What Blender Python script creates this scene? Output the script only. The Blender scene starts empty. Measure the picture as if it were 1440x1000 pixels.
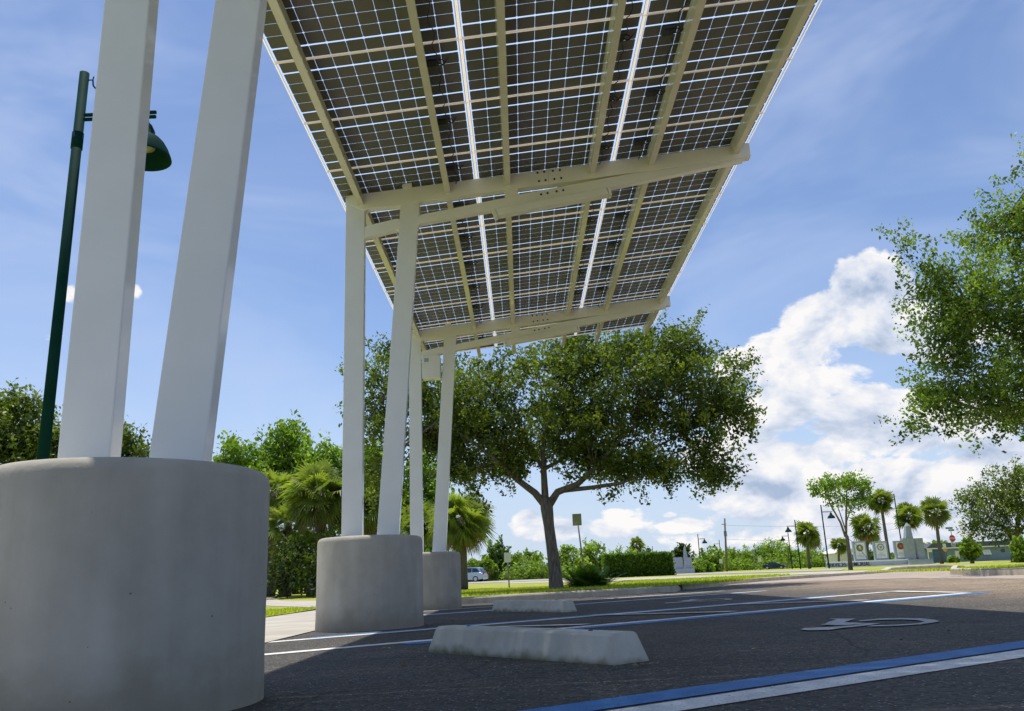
import bpy, bmesh, math, random
import numpy as np
from mathutils import Vector, Matrix
random.seed(7); rng = np.random.default_rng(11)
S = bpy.context.scene
COL = S.collection
R = math.radians
# ------------------------------------------------------------------ camera
F_PX, YAW, PITCH, ROLL, CH = 1169.03, -0.0026, 0.2621, -0.0399, 0.4025
cF = Vector((math.sin(YAW)*math.cos(PITCH), math.cos(YAW)*math.cos(PITCH), math.sin(PITCH)))
r0 = Vector((math.cos(YAW), -math.sin(YAW), 0)); u0 = r0.cross(cF)
cR = math.cos(ROLL)*r0 + math.sin(ROLL)*u0; cU = -math.sin(ROLL)*r0 + math.cos(ROLL)*u0
cd = bpy.data.cameras.new('camera'); cam = bpy.data.objects.new('camera', cd); COL.objects.link(cam)
m = Matrix((cR, cU, -cF)).transposed().to_4x4(); m.translation = (0, 0, CH); cam.matrix_world = m
cd.sensor_width = 36; cd.lens = F_PX/1440*36; cd.clip_end = 6000; cd.clip_start = .02
S.camera = cam
S.view_settings.view_transform = 'Standard'; S.view_settings.look = 'None'; S.view_settings.exposure = 0
S.cycles.max_bounces = 5; S.cycles.diffuse_bounces = 3; S.cycles.glossy_bounces = 2; S.cycles.transmission_bounces = 3; S.cycles.transparent_max_bounces = 6
S.cycles.use_adaptive_sampling = True; S.cycles.adaptive_threshold = .02; S.cycles.caustics_reflective = False; S.cycles.caustics_refractive = False

def sm(v, a, b):
    t = min(1, max(0, (v-a)/(b-a))); return t*t*(3-2*t)
def mix(a, b, t): return a+(b-a)*t
def clamp(v, a, b): return min(b, max(a, v))
def T0(x, y):
    p = -.0015 + .0105*clamp(x, -12, 14) - .0016*clamp(y, -10, 20)
    return mix(p, .15+.03*sm(y, 40, 80), sm(y, 20, 45))
def T(x, y):      # height of the asphalt
    return T0(x, y)+.055*sm(y, 17.5, 22)*sm(x, 3, 6)*(1-sm(y, 38, 55))
def L(x, y):      # height of the lawns
    return mix(T0(x, y)+.02+.11*sm(x, -2.6, -1.5), .17+.03*sm(y, 40, 80), sm(y, 15, 36))
def ray(u, v): return cF + cR*((u-720)/F_PX) + cU*((500-v)/F_PX)
def at(u, v, Y):
    d = ray(u, v); t = Y/d.y; return Vector((d.x*t, Y, CH+d.z*t))
def hit(u, v, fn=L, off=0):      # where a line of sight meets the ground
    d = ray(u, v); lo, hi = 1.0, 900.0
    for _ in range(60):
        t = (lo+hi)/2; p = (d.x*t, d.y*t, CH+d.z*t)
        if p[2] > fn(p[0], p[1])+off: lo = t
        else: hi = t
    return (d.x*lo, d.y*lo)
def foot(u, Y, v=800, fn=L):     # a standing point at depth Y
    x = at(u, v, Y).x; return Vector((x, Y, fn(x, Y)))
def px(Y): return Y/F_PX         # metres per photo pixel at depth Y

# ------------------------------------------------------------------ materials
def newmat(name):
    mt = bpy.data.materials.new(name); mt.use_nodes = True; nt = mt.node_tree
    return mt, nt, nt.nodes['Principled BSDF']
def node(nt, typ, **kw):
    n = nt.nodes.new(typ)
    for k, v in kw.items():
        if k.startswith('i_'): n.inputs[k[2:].replace('_', ' ')].default_value = v
        else: setattr(n, k, v)
    return n
def mat(name, c1, c2=None, rough=.6, scale=4, detail=6, bump=0, bscale=40, metallic=0, spec=.5, lo=.35, hi=.65, stretch=None, c3=None, s3=120, coat=0):
    mt, nt, b = newmat(name); lk = nt.links.new
    b.inputs['Roughness'].default_value = rough; b.inputs['Metallic'].default_value = metallic
    b.inputs['Specular IOR Level'].default_value = spec; b.inputs['Coat Weight'].default_value = coat; b.inputs['Coat Roughness'].default_value = .06
    tc = node(nt, 'ShaderNodeTexCoord'); mp = node(nt, 'ShaderNodeMapping')
    if stretch: mp.inputs['Scale'].default_value = stretch
    lk(tc.outputs['Object'], mp.inputs[0]); vec = mp.outputs[0]
    c2 = c2 or tuple(k*.88 for k in c1)
    n = node(nt, 'ShaderNodeTexNoise', i_Scale=scale, i_Detail=detail); lk(vec, n.inputs['Vector'])
    rp = node(nt, 'ShaderNodeValToRGB'); rp.color_ramp.elements[0].position = lo; rp.color_ramp.elements[1].position = hi
    rp.color_ramp.elements[0].color = (*c1, 1); rp.color_ramp.elements[1].color = (*c2, 1)
    lk(n.outputs['Fac'], rp.inputs[0]); out = rp.outputs[0]
    if c3:
        n3 = node(nt, 'ShaderNodeTexNoise', i_Scale=s3, i_Detail=2); lk(vec, n3.inputs['Vector'])
        r3 = node(nt, 'ShaderNodeValToRGB'); r3.color_ramp.elements[0].position = .6; r3.color_ramp.elements[1].position = .72
        lk(n3.outputs['Fac'], r3.inputs[0])
        mx = node(nt, 'ShaderNodeMixRGB'); lk(r3.outputs[0], mx.inputs[0]); lk(out, mx.inputs[1]); mx.inputs[2].default_value = (*c3, 1); out = mx.outputs[0]
    lk(out, b.inputs['Base Color'])
    if bump:
        nb = node(nt, 'ShaderNodeTexNoise', i_Scale=bscale, i_Detail=5); lk(vec, nb.inputs['Vector'])
        bp = node(nt, 'ShaderNodeBump', i_Strength=bump, i_Distance=.02); lk(nb.outputs['Fac'], bp.inputs['Height']); lk(bp.outputs[0], b.inputs['Normal'])
    return mt
def leafmat(name, dark, light, tr=.35, rough=.5):
    mt, nt, b = newmat(name); lk = nt.links.new
    at_ = node(nt, 'ShaderNodeAttribute', attribute_name='tint')
    rp = node(nt, 'ShaderNodeValToRGB'); rp.color_ramp.elements[0].color = (*dark, 1); rp.color_ramp.elements[1].color = (*light, 1)
    lk(at_.outputs['Fac'], rp.inputs[0]); lk(rp.outputs[0], b.inputs['Base Color']); b.inputs['Roughness'].default_value = rough
    b.inputs['Specular IOR Level'].default_value = .35
    t = node(nt, 'ShaderNodeBsdfTranslucent'); hs = node(nt, 'ShaderNodeMixRGB', blend_type='MULTIPLY'); hs.inputs[0].default_value = 1
    lk(rp.outputs[0], hs.inputs[1]); hs.inputs[2].default_value = (1.9, 2.1, .8, 1); lk(hs.outputs[0], t.inputs[0])
    ms = node(nt, 'ShaderNodeMixShader'); ms.inputs[0].default_value = tr
    lk(b.outputs[0], ms.inputs[1]); lk(t.outputs[0], ms.inputs[2]); lk(ms.outputs[0], nt.nodes['Material Output'].inputs[0])
    return mt
M = {}
# asphalt: dark blue-grey binder with pale stone specks
def asphalt():
    mt, nt, b = newmat('asphalt'); lk = nt.links.new
    tc = node(nt, 'ShaderNodeTexCoord'); vec = tc.outputs['Object']
    n1 = node(nt, 'ShaderNodeTexNoise', i_Scale=.9, i_Detail=8, i_Roughness=.65); lk(vec, n1.inputs['Vector'])
    r1 = node(nt, 'ShaderNodeValToRGB'); e = r1.color_ramp.elements; e[0].position = .3; e[1].position = .7
    e[0].color = (.036, .033, .029, 1); e[1].color = (.068, .062, .053, 1); lk(n1.outputs[0], r1.inputs[0])
    v = node(nt, 'ShaderNodeTexVoronoi', i_Scale=62); lk(vec, v.inputs['Vector'])
    r2 = node(nt, 'ShaderNodeValToRGB'); e = r2.color_ramp.elements; e[0].position = .0; e[1].position = 1
    e[0].color = (.2, .2, .2, 1); e[1].color = (2.7, 2.6, 2.4, 1)
    lk(v.outputs['Color'], r2.inputs[0])
    mu = node(nt, 'ShaderNodeMixRGB', blend_type='MULTIPLY'); mu.inputs[0].default_value = .8; lk(r1.outputs[0], mu.inputs[1]); lk(r2.outputs[0], mu.inputs[2])
    n3 = node(nt, 'ShaderNodeTexVoronoi', i_Scale=46); lk(vec, n3.inputs['Vector'])
    sp = node(nt, 'ShaderNodeMath', operation='LESS_THAN'); lk(n3.outputs['Distance'], sp.inputs[0]); sp.inputs[1].default_value = .2
    cs = node(nt, 'ShaderNodeSeparateColor'); lk(n3.outputs['Color'], cs.inputs[0])
    gt = node(nt, 'ShaderNodeMath', operation='GREATER_THAN'); lk(cs.outputs[0], gt.inputs[0]); gt.inputs[1].default_value = .6
    ml = node(nt, 'ShaderNodeMath', operation='MULTIPLY'); lk(sp.outputs[0], ml.inputs[0]); lk(gt.outputs[0], ml.inputs[1])
    m2 = node(nt, 'ShaderNodeMixRGB'); lk(ml.outputs[0], m2.inputs[0]); lk(mu.outputs[0], m2.inputs[1]); m2.inputs[2].default_value = (.38, .36, .33, 1)
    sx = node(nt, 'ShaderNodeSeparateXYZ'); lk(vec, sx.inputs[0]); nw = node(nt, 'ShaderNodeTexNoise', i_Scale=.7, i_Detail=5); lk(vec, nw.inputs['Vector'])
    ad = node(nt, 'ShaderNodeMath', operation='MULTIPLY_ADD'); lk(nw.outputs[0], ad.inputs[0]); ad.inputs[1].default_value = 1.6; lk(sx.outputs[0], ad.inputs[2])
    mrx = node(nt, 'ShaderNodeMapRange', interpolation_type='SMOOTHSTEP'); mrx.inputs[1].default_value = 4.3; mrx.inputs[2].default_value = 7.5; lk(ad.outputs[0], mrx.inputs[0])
    sunlit_mix = node(nt, 'ShaderNodeMixRGB', blend_type='MULTIPLY'); lk(mrx.outputs[0], sunlit_mix.inputs[0]); lk(m2.outputs[0], sunlit_mix.inputs[1]); sunlit_mix.inputs[2].default_value = (3.5, 2.95, 2.4, 1)  # paler tan towards high x: sunlit tone put into the base colour
    wv = node(nt, 'ShaderNodeTexNoise', i_Scale=1.6, i_Detail=4); lk(vec, wv.inputs['Vector'])
    wm = node(nt, 'ShaderNodeMixRGB'); wm.inputs[0].default_value = .22; lk(vec, wm.inputs[1]); lk(wv.outputs['Color'], wm.inputs[2])
    ck = node(nt, 'ShaderNodeTexVoronoi', feature='DISTANCE_TO_EDGE', i_Scale=.55); lk(wm.outputs[0], ck.inputs['Vector'])
    cl = node(nt, 'ShaderNodeMapRange'); cl.inputs[1].default_value = .0015; cl.inputs[2].default_value = .006; cl.inputs[3].default_value = .45; cl.inputs[4].default_value = 1; lk(ck.outputs['Distance'], cl.inputs[0])
    no = node(nt, 'ShaderNodeTexNoise', i_Scale=.55, i_Detail=5, i_Roughness=.7); lk(vec, no.inputs['Vector'])
    ol = node(nt, 'ShaderNodeMapRange', interpolation_type='SMOOTHSTEP'); ol.inputs[1].default_value = .56; ol.inputs[2].default_value = .70; ol.inputs[3].default_value = 1; ol.inputs[4].default_value = .62; lk(no.outputs[0], ol.inputs[0])
    mm = node(nt, 'ShaderNodeMath', operation='MULTIPLY'); lk(cl.outputs[0], mm.inputs[0]); lk(ol.outputs[0], mm.inputs[1])
    fin = node(nt, 'ShaderNodeVectorMath', operation='SCALE'); lk(sunlit_mix.outputs[0], fin.inputs[0]); lk(mm.outputs[0], fin.inputs['Scale']); sunlit_mix = fin
    lk(sunlit_mix.outputs[0], b.inputs['Base Color']); b.inputs['Roughness'].default_value = .78; b.inputs['Specular IOR Level'].default_value = .4
    nb = node(nt, 'ShaderNodeTexNoise', i_Scale=95, i_Detail=3); lk(vec, nb.inputs['Vector'])
    bp = node(nt, 'ShaderNodeBump', i_Strength=.9, i_Distance=.012); lk(nb.outputs[0], bp.inputs['Height']); lk(bp.outputs[0], b.inputs['Normal'])
    return mt
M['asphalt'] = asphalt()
def concrete(name, a, c, stain=.5):
    mt, nt, b = newmat(name); lk = nt.links.new
    tc = node(nt, 'ShaderNodeTexCoord'); vec = tc.outputs['Object']
    n1 = node(nt, 'ShaderNodeTexNoise', i_Scale=2.2, i_Detail=9, i_Roughness=.62); lk(vec, n1.inputs['Vector'])
    r1 = node(nt, 'ShaderNodeValToRGB'); e = r1.color_ramp.elements; e[0].position = .32; e[1].position = .68
    e[0].color = (*a, 1); e[1].color = (*c, 1); lk(n1.outputs[0], r1.inputs[0])
    mp = node(nt, 'ShaderNodeMapping'); mp.inputs['Scale'].default_value = (7, 7, .7); lk(vec, mp.inputs[0])
    n2 = node(nt, 'ShaderNodeTexNoise', i_Scale=1.3, i_Detail=6); lk(mp.outputs[0], n2.inputs['Vector'])
    r2 = node(nt, 'ShaderNodeValToRGB'); e = r2.color_ramp.elements; e[0].position = .35; e[1].position = .7
    k = 1-.3*stain; e[0].color = (k, k, k*.97, 1); e[1].color = (1.05, 1.05, 1.05, 1); lk(n2.outputs[0], r2.inputs[0])
    mu = node(nt, 'ShaderNodeMixRGB', blend_type='MULTIPLY'); mu.inputs[0].default_value = 1; lk(r1.outputs[0], mu.inputs[1]); lk(r2.outputs[0], mu.inputs[2])
    v = node(nt, 'ShaderNodeTexVoronoi', i_Scale=11); lk(vec, v.inputs['Vector'])
    sp = node(nt, 'ShaderNodeMath', operation='LESS_THAN'); lk(v.outputs['Distance'], sp.inputs[0]); sp.inputs[1].default_value = .04
    m2 = node(nt, 'ShaderNodeMixRGB', blend_type='MULTIPLY'); lk(sp.outputs[0], m2.inputs[0]); lk(mu.outputs[0], m2.inputs[1]); m2.inputs[2].default_value = (.45, .42, .38, 1)
    lk(m2.outputs[0], b.inputs['Base Color']); b.inputs['Roughness'].default_value = .88
    nb = node(nt, 'ShaderNodeTexNoise', i_Scale=30, i_Detail=8); lk(vec, nb.inputs['Vector'])
    bp = node(nt, 'ShaderNodeBump', i_Strength=.25, i_Distance=.01); lk(nb.outputs[0], bp.inputs['Height']); lk(bp.outputs[0], b.inputs['Normal'])
    return mt
M['pier'] = concrete('pier_concrete', (.40, .368, .308), (.49, .452, .385), .3)
def pier_marks(mt):
    nt = mt.node_tree; lk = nt.links.new; b = nt.nodes['Principled BSDF']; src = b.inputs['Base Color'].links[0].from_socket
    tc = node(nt, 'ShaderNodeTexCoord'); sx = node(nt, 'ShaderNodeSeparateXYZ'); lk(tc.outputs['Object'], sx.inputs[0])
    nn = node(nt, 'ShaderNodeTexNoise', i_Scale=3.5, i_Detail=7, i_Roughness=.65); lk(tc.outputs['Object'], nn.inputs['Vector'])
    ad = node(nt, 'ShaderNodeMath', operation='MULTIPLY_ADD'); lk(nn.outputs[0], ad.inputs[0]); ad.inputs[1].default_value = -.5; lk(sx.outputs[2], ad.inputs[2])
    lo = node(nt, 'ShaderNodeMapRange', interpolation_type='SMOOTHSTEP'); lo.inputs[1].default_value = .12; lo.inputs[2].default_value = -.12; lo.inputs[4].default_value = .8; lk(ad.outputs[0], lo.inputs[0])
    m1 = node(nt, 'ShaderNodeMixRGB', blend_type='MULTIPLY'); lk(lo.outputs[0], m1.inputs[0]); lk(src, m1.inputs[1]); m1.inputs[2].default_value = (.70, .68, .60, 1)
    n2 = node(nt, 'ShaderNodeTexNoise', i_Scale=1.1, i_Detail=4); lk(tc.outputs['Object'], n2.inputs['Vector'])
    r2 = node(nt, 'ShaderNodeMapRange', interpolation_type='SMOOTHSTEP'); r2.inputs[1].default_value = .42; r2.inputs[2].default_value = .62; r2.inputs[3].default_value = .90; r2.inputs[4].default_value = 1.03; lk(n2.outputs[0], r2.inputs[0])
    sc = node(nt, 'ShaderNodeVectorMath', operation='SCALE'); lk(m1.outputs[0], sc.inputs[0]); lk(r2.outputs[0], sc.inputs['Scale']); lk(sc.outputs[0], b.inputs['Base Color'])
pier_marks(M['pier'])
M['stop'] = concrete('wheel_stop_concrete', (.42, .40, .34), (.60, .575, .50), .35)
def base_stain(mt, h):
    nt = mt.node_tree; lk = nt.links.new; b = nt.nodes['Principled BSDF']; src = b.inputs['Base Color'].links[0].from_socket
    tc = node(nt, 'ShaderNodeTexCoord'); sx = node(nt, 'ShaderNodeSeparateXYZ'); lk(tc.outputs['Object'], sx.inputs[0])
    nn = node(nt, 'ShaderNodeTexNoise', i_Scale=9, i_Detail=6); lk(tc.outputs['Object'], nn.inputs['Vector'])
    ad = node(nt, 'ShaderNodeMath', operation='MULTIPLY_ADD'); lk(nn.outputs[0], ad.inputs[0]); ad.inputs[1].default_value = -h*2.4; lk(sx.outputs[2], ad.inputs[2])
    mr_ = node(nt, 'ShaderNodeMapRange', interpolation_type='SMOOTHSTEP'); mr_.inputs[1].default_value = -h*.2; mr_.inputs[2].default_value = -h*1.5; lk(ad.outputs[0], mr_.inputs[0])
    mx = node(nt, 'ShaderNodeMixRGB', blend_type='MULTIPLY'); lk(mr_.outputs[0], mx.inputs[0]); lk(src, mx.inputs[1]); mx.inputs[2].default_value = (.30, .32, .20, 1); lk(mx.outputs[0], b.inputs['Base Color'])
base_stain(M['stop'], .05)
M['curb'] = concrete('curb_concrete', (.46, .40, .31), (.66, .59, .47), .7)
M['walk'] = mat('path_concrete', (.50, .46, .38), (.40, .36, .30), .85, 1.5, 8, .2, 60)
M['drive'] = mat('driveway_concrete', (.42, .34, .27), (.33, .27, .22), .85, 1.2, 8, .2, 60)
M['farroad'] = mat('road_surface', (.40, .37, .32), (.33, .31, .27), .85, .6, 6)
M['grass'] = mat('lawn', (.27, .30, .028), (.40, .41, .05), .9, .8, 9, .8, 60, c3=(.24, .23, .09), s3=14)
M['shade_strip'] = mat('shade_strip_brown', (.07, .05, .035), (.15, .11, .08), .95, 20, 6, .8, 60)  # dark brown standing in for tree shade on the lawn
M['white_line'] = mat('white_marking', (.86, .84, .78), (.66, .64, .59), .7, 9, 8, .4, 140, c3=(.22, .22, .23), s3=90)
M['worn_white'] = mat('worn_white_marking', (.60, .59, .56), (.42, .41, .39), .75, 9, 8, .4, 140, c3=(.16, .16, .16), s3=90)
M['blue_line'] = mat('blue_marking', (.028, .16, .40), (.045, .21, .48), .65, 9, 8, .4, 140, c3=(.05, .09, .2), s3=90)
M['column'] = mat('column_paint', (.77, .765, .755), (.73, .725, .715), .38, 3, 4, .02, 30, coat=.7)
M['beam'] = mat('beam_paint', (.83, .81, .75), (.78, .76, .70), .38, 3, 4, .02, 30, coat=.4)
M['purlin'] = mat('purlin_paint', (.77, .745, .60), (.70, .68, .54), .4, 3, 4, coat=.7)
M['dark'] = mat('dark_bolt', (.05, .05, .045), rough=.5)
M['black'] = mat('black_plastic', (.018, .018, .018), rough=.45)
M['alu'] = mat('frame_aluminium', (.90, .83, .70), (.82, .75, .62), .45, 6, 3)
def edge_glow(mt, col, f):      # translucency added to opaque metal, so the sun above brightens its underside
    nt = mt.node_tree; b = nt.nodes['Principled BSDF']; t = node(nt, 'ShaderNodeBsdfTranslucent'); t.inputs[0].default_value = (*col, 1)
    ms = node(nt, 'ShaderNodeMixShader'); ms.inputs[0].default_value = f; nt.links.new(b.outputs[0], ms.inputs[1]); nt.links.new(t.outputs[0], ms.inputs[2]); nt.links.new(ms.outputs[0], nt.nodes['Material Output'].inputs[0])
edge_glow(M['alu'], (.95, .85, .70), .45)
M['galv'] = mat('galvanised_post', (.22, .23, .22), (.16, .17, .16), .5, 8, 4, metallic=.4)
M['green_metal'] = mat('dark_green_paint', (.006, .040, .031), (.005, .032, .025), .7, 5, 3, spec=.03)
M['lampin'] = mat('lamp_reflector', (.30, .32, .12), rough=.5)
M['bark'] = mat('oak_bark', (.23, .20, .165), (.10, .085, .07), .95, 9, 9, 1, 26, stretch=(3, 3, .6))
M['palmbark'] = mat('palm_bark', (.17, .15, .125), (.09, .08, .065), .95, 14, 6, .9, 20, stretch=(1, 1, 4))
M['sign_back'] = mat('sign_back', (.30, .36, .22), (.24, .28, .19), .5, 4)
M['sign_white'] = mat('sign_white', (.66, .70, .68), rough=.4)
M['mon'] = mat('monument_granite', (.36, .40, .44), (.31, .34, .38), .6, 3, 6)
M['monw'] = mat('monument_panel', (.80, .79, .82), rough=.5)
M['text'] = mat('black_letters', (.03, .035, .04), rough=.5)
def cellmat():
    mt, nt, b = newmat('solar_cell'); lk = nt.links.new
    a = node(nt, 'ShaderNodeAttribute', attribute_name='tint')
    rp = node(nt, 'ShaderNodeValToRGB'); e = rp.color_ramp.elements
    e[0].color = (.128, .128, .106, 1); e[1].color = (.165, .150, .132, 1)
    n = e.new(.5); n.color = (.142, .143, .116, 1)
    lk(a.outputs['Fac'], rp.inputs[0]); lk(rp.outputs[0], b.inputs['Base Color']); b.inputs['Roughness'].default_value = .55
    b.inputs['Specular IOR Level'].default_value = .3
    return mt
M['cell'] = cellmat()
def glassmat(name, tint, tr, mixf):
    mt, nt, b = newmat(name); lk = nt.links.new; nt.nodes.remove(b)
    t = node(nt, 'ShaderNodeBsdfTransparent'); t.inputs[0].default_value = (*tint, 1)
    d = node(nt, 'ShaderNodeBsdfTranslucent'); d.inputs[0].default_value = (*tr, 1)
    ms = node(nt, 'ShaderNodeMixShader'); ms.inputs[0].default_value = mixf
    lk(t.outputs[0], ms.inputs[1]); lk(d.outputs[0], ms.inputs[2]); lk(ms.outputs[0], nt.nodes['Material Output'].inputs[0])
    return mt
M['glass'] = glassmat('panel_glass', (.93, .97, 1), (.38, .48, .62), .84)
M['oakleaf'] = leafmat('oak_leaves', (.028, .055, .011), (.20, .25, .034), .36)
M['shadeleaf'] = leafmat('shade_tree_leaves', (.035, .070, .012), (.23, .32, .038), .38)
M['brightleaf'] = leafmat('bright_leaves', (.065, .125, .014), (.26, .37, .040), .42)
M['farleaf'] = leafmat('far_leaves', (.075, .13, .018), (.28, .38, .05), .38)
M['darkleaf'] = leafmat('dark_leaves', (.016, .034, .010), (.09, .13, .02), .3)
M['hedgeleaf'] = leafmat('hedge_leaves', (.018, .050, .010), (.14, .24, .026), .33)
M['palmleaf'] = leafmat('palm_fronds', (.055, .09, .018), (.32, .37, .075), .42)
M['palmfar'] = leafmat('palm_fronds_far', (.04, .07, .018), (.25, .29, .055), .38)
M['deadleaf'] = leafmat('dead_fronds', (.16, .11, .05), (.36, .27, .14), .25)
M['blade'] = leafmat('grass_blades', (.23, .29, .024), (.47, .49, .06), .4)

# ------------------------------------------------------------------ object helpers
def tag(o, label=None, cat=None, group=None, kind=None):
    if label: o['label'] = label
    if cat: o['category'] = cat
    if group: o['group'] = group
    if kind: o['kind'] = kind
    return o
def empty(name, loc, label, cat, group=None, rz=0):
    o = bpy.data.objects.new(name, None); COL.objects.link(o); o.location = loc; o.rotation_euler = (0, 0, rz); o.empty_display_size = .1
    return tag(o, label, cat, group)
def link(name, me, mats, parent=None):
    o = bpy.data.objects.new(name, me); COL.objects.link(o)
    for k in (mats if isinstance(mats, (list, tuple)) else [mats]): me.materials.append(k if not isinstance(k, str) else M[k])
    if parent: o.parent = parent
    return o
class MB:
    def __init__(s): s.b = bmesh.new()
    def box(s, x0, x1, y0, y1, z0, z1, mi=0):
        v = [s.b.verts.new(p) for p in ((x0, y0, z0), (x1, y0, z0), (x1, y1, z0), (x0, y1, z0), (x0, y0, z1), (x1, y0, z1), (x1, y1, z1), (x0, y1, z1))]
        for f in ((3, 2, 1, 0), (4, 5, 6, 7), (0, 1, 5, 4), (1, 2, 6, 5), (2, 3, 7, 6), (3, 0, 4, 7)):
            s.b.faces.new([v[i] for i in f]).material_index = mi
        return s
    def prism(s, poly, y0, y1, axis='y', mi=0):   # poly in (x,z), thick in y; or axis 'z': poly in (x,y)
        mk = (lambda p, t: (p[0], t, p[1])) if axis == 'y' else ((lambda p, t: (p[0], p[1], t)) if axis == 'z' else (lambda p, t: (t, p[0], p[1])))
        a = [s.b.verts.new(mk(p, y0)) for p in poly]; c = [s.b.verts.new(mk(p, y1)) for p in poly]
        n = len(poly); s.b.faces.new(a).material_index = mi; s.b.faces.new(c[::-1]).material_index = mi
        for i in range(n): s.b.faces.new((a[(i+1) % n], a[i], c[i], c[(i+1) % n])).material_index = mi
        return s
    def tube(s, pts, rad, seg=8, cap=True, mi=0):
        pts = [Vector(p) for p in pts]; rs = rad if isinstance(rad, (list, tuple)) else [rad]*len(pts)
        rings = []; up = Vector((.13, .97, .2))
        for i, p in enumerate(pts):
            d = (pts[min(i+1, len(pts)-1)]-pts[max(i-1, 0)]).normalized()
            a = d.cross(up)
            if a.length < .05: a = d.cross(Vector((1, 0, 0)))
            a.normalize(); c = d.cross(a)
            rings.append([s.b.verts.new(p+(a*math.cos(2*math.pi*k/seg)+c*math.sin(2*math.pi*k/seg))*rs[i]) for k in range(seg)])
        for i in range(len(rings)-1):
            for k in range(seg):
                f = s.b.faces.new((rings[i][k], rings[i][(k+1) % seg], rings[i+1][(k+1) % seg], rings[i+1][k])); f.smooth = True; f.material_index = mi
        if cap: s.b.faces.new(rings[0][::-1]); s.b.faces.new(rings[-1])
        return s
    def lathe(s, prof, cx=0, cy=0, seg=48, mi=0, cap=True):
        rings = [[s.b.verts.new((cx+r*math.cos(2*math.pi*k/seg), cy+r*math.sin(2*math.pi*k/seg), z)) for k in range(seg)] for r, z in prof]
        for i in range(len(rings)-1):
            for k in range(seg):
                f = s.b.faces.new((rings[i][k], rings[i][(k+1) % seg], rings[i+1][(k+1) % seg], rings[i+1][k])); f.smooth = True; f.material_index = mi
        if cap: s.b.faces.new(rings[0][::-1]).material_index = mi; s.b.faces.new(rings[-1]).material_index = mi
        return s
    def poly(s, pts, mi=0):
        s.b.faces.new([s.b.verts.new(p) for p in pts]).material_index = mi; return s
    def build(s, name, mats, parent=None, bevel=0, recalc=True):
        if recalc: bmesh.ops.recalc_face_normals(s.b, faces=s.b.faces)
        me = bpy.data.meshes.new(name); s.b.to_mesh(me); s.b.free()
        o = link(name, me, mats, parent)
        if bevel:
            bv = o.modifiers.new('bevel', 'BEVEL'); bv.width = bevel; bv.segments = 2; bv.limit_method = 'ANGLE'; bv.angle_limit = R(40)
        return o
def sheet(name, poly, fn, off, material, step=2.0, parent=None, kind='structure'):
    b = bmesh.new(); b.faces.new([b.verts.new((x, y, 0)) for x, y in poly])
    xs = [p[0] for p in poly]; ys = [p[1] for p in poly]
    def cuts(lo, hi):
        out = []; v = math.ceil(lo)
        while v < hi:
            out.append(v); a = abs(v); v += step if a < 40 else (step*4 if a < 120 else step*40)
        return out
    for ax, lo, hi in ((0, min(xs), max(xs)), (1, min(ys), max(ys))):
        for c in cuts(lo, hi):
            co = [0, 0, 0]; no = [0, 0, 0]; co[ax] = c; no[ax] = 1
            bmesh.ops.bisect_plane(b, geom=b.verts[:]+b.edges[:]+b.faces[:], plane_co=co, plane_no=no)
    bmesh.ops.triangulate(b, faces=b.faces[:])
    for v in b.verts: v.co.z = fn(v.co.x, v.co.y)+off
    bmesh.ops.recalc_face_normals(b, faces=b.faces)
    if sum(f.normal.z for f in b.faces) < 0: bmesh.ops.reverse_faces(b, faces=b.faces)
    me = bpy.data.meshes.new(name); b.to_mesh(me); b.free()
    o = link(name, me, material, parent)
    if kind: o['kind'] = kind
    return o
def quads_mesh(name, V, tint, mats, parent=None, nper=4, mi=None):
    """V: (n, nper, 3) separate leaf faces"""
    n = len(V); me = bpy.data.meshes.new(name)
    me.vertices.add(n*nper); me.vertices.foreach_set('co', V.reshape(-1).astype(np.float32))
    me.loops.add(n*nper); me.loops.foreach_set('vertex_index', np.arange(n*nper, dtype=np.int32))
    me.polygons.add(n); me.polygons.foreach_set('loop_start', np.arange(0, n*nper, nper, dtype=np.int32))
    if mi is not None: me.polygons.foreach_set('material_index', mi.astype(np.int32))
    me.update(calc_edges=True)
    a = me.attributes.new('tint', 'FLOAT', 'FACE'); a.data.foreach_set('value', tint.astype(np.float32))
    return link(name, me, mats, parent)
def unit(a): return a/np.maximum(1e-9, np.linalg.norm(a, axis=-1, keepdims=True))
def leafquads(P, size, aspect=.55, jit=.35, bias=None):
    n = len(P); d = unit(rng.normal(size=(n, 3))+(0 if bias is None else bias)); w = unit(np.cross(d, rng.normal(size=(n, 3))))
    s = size*(1+jit*rng.normal(size=(n, 1))).clip(.4, 1.9)
    a = d*s*.5; b = w*s*.5*aspect
    return np.stack([P-a, P+b-a*.1, P+a, P-b-a*.1], axis=1)

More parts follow.
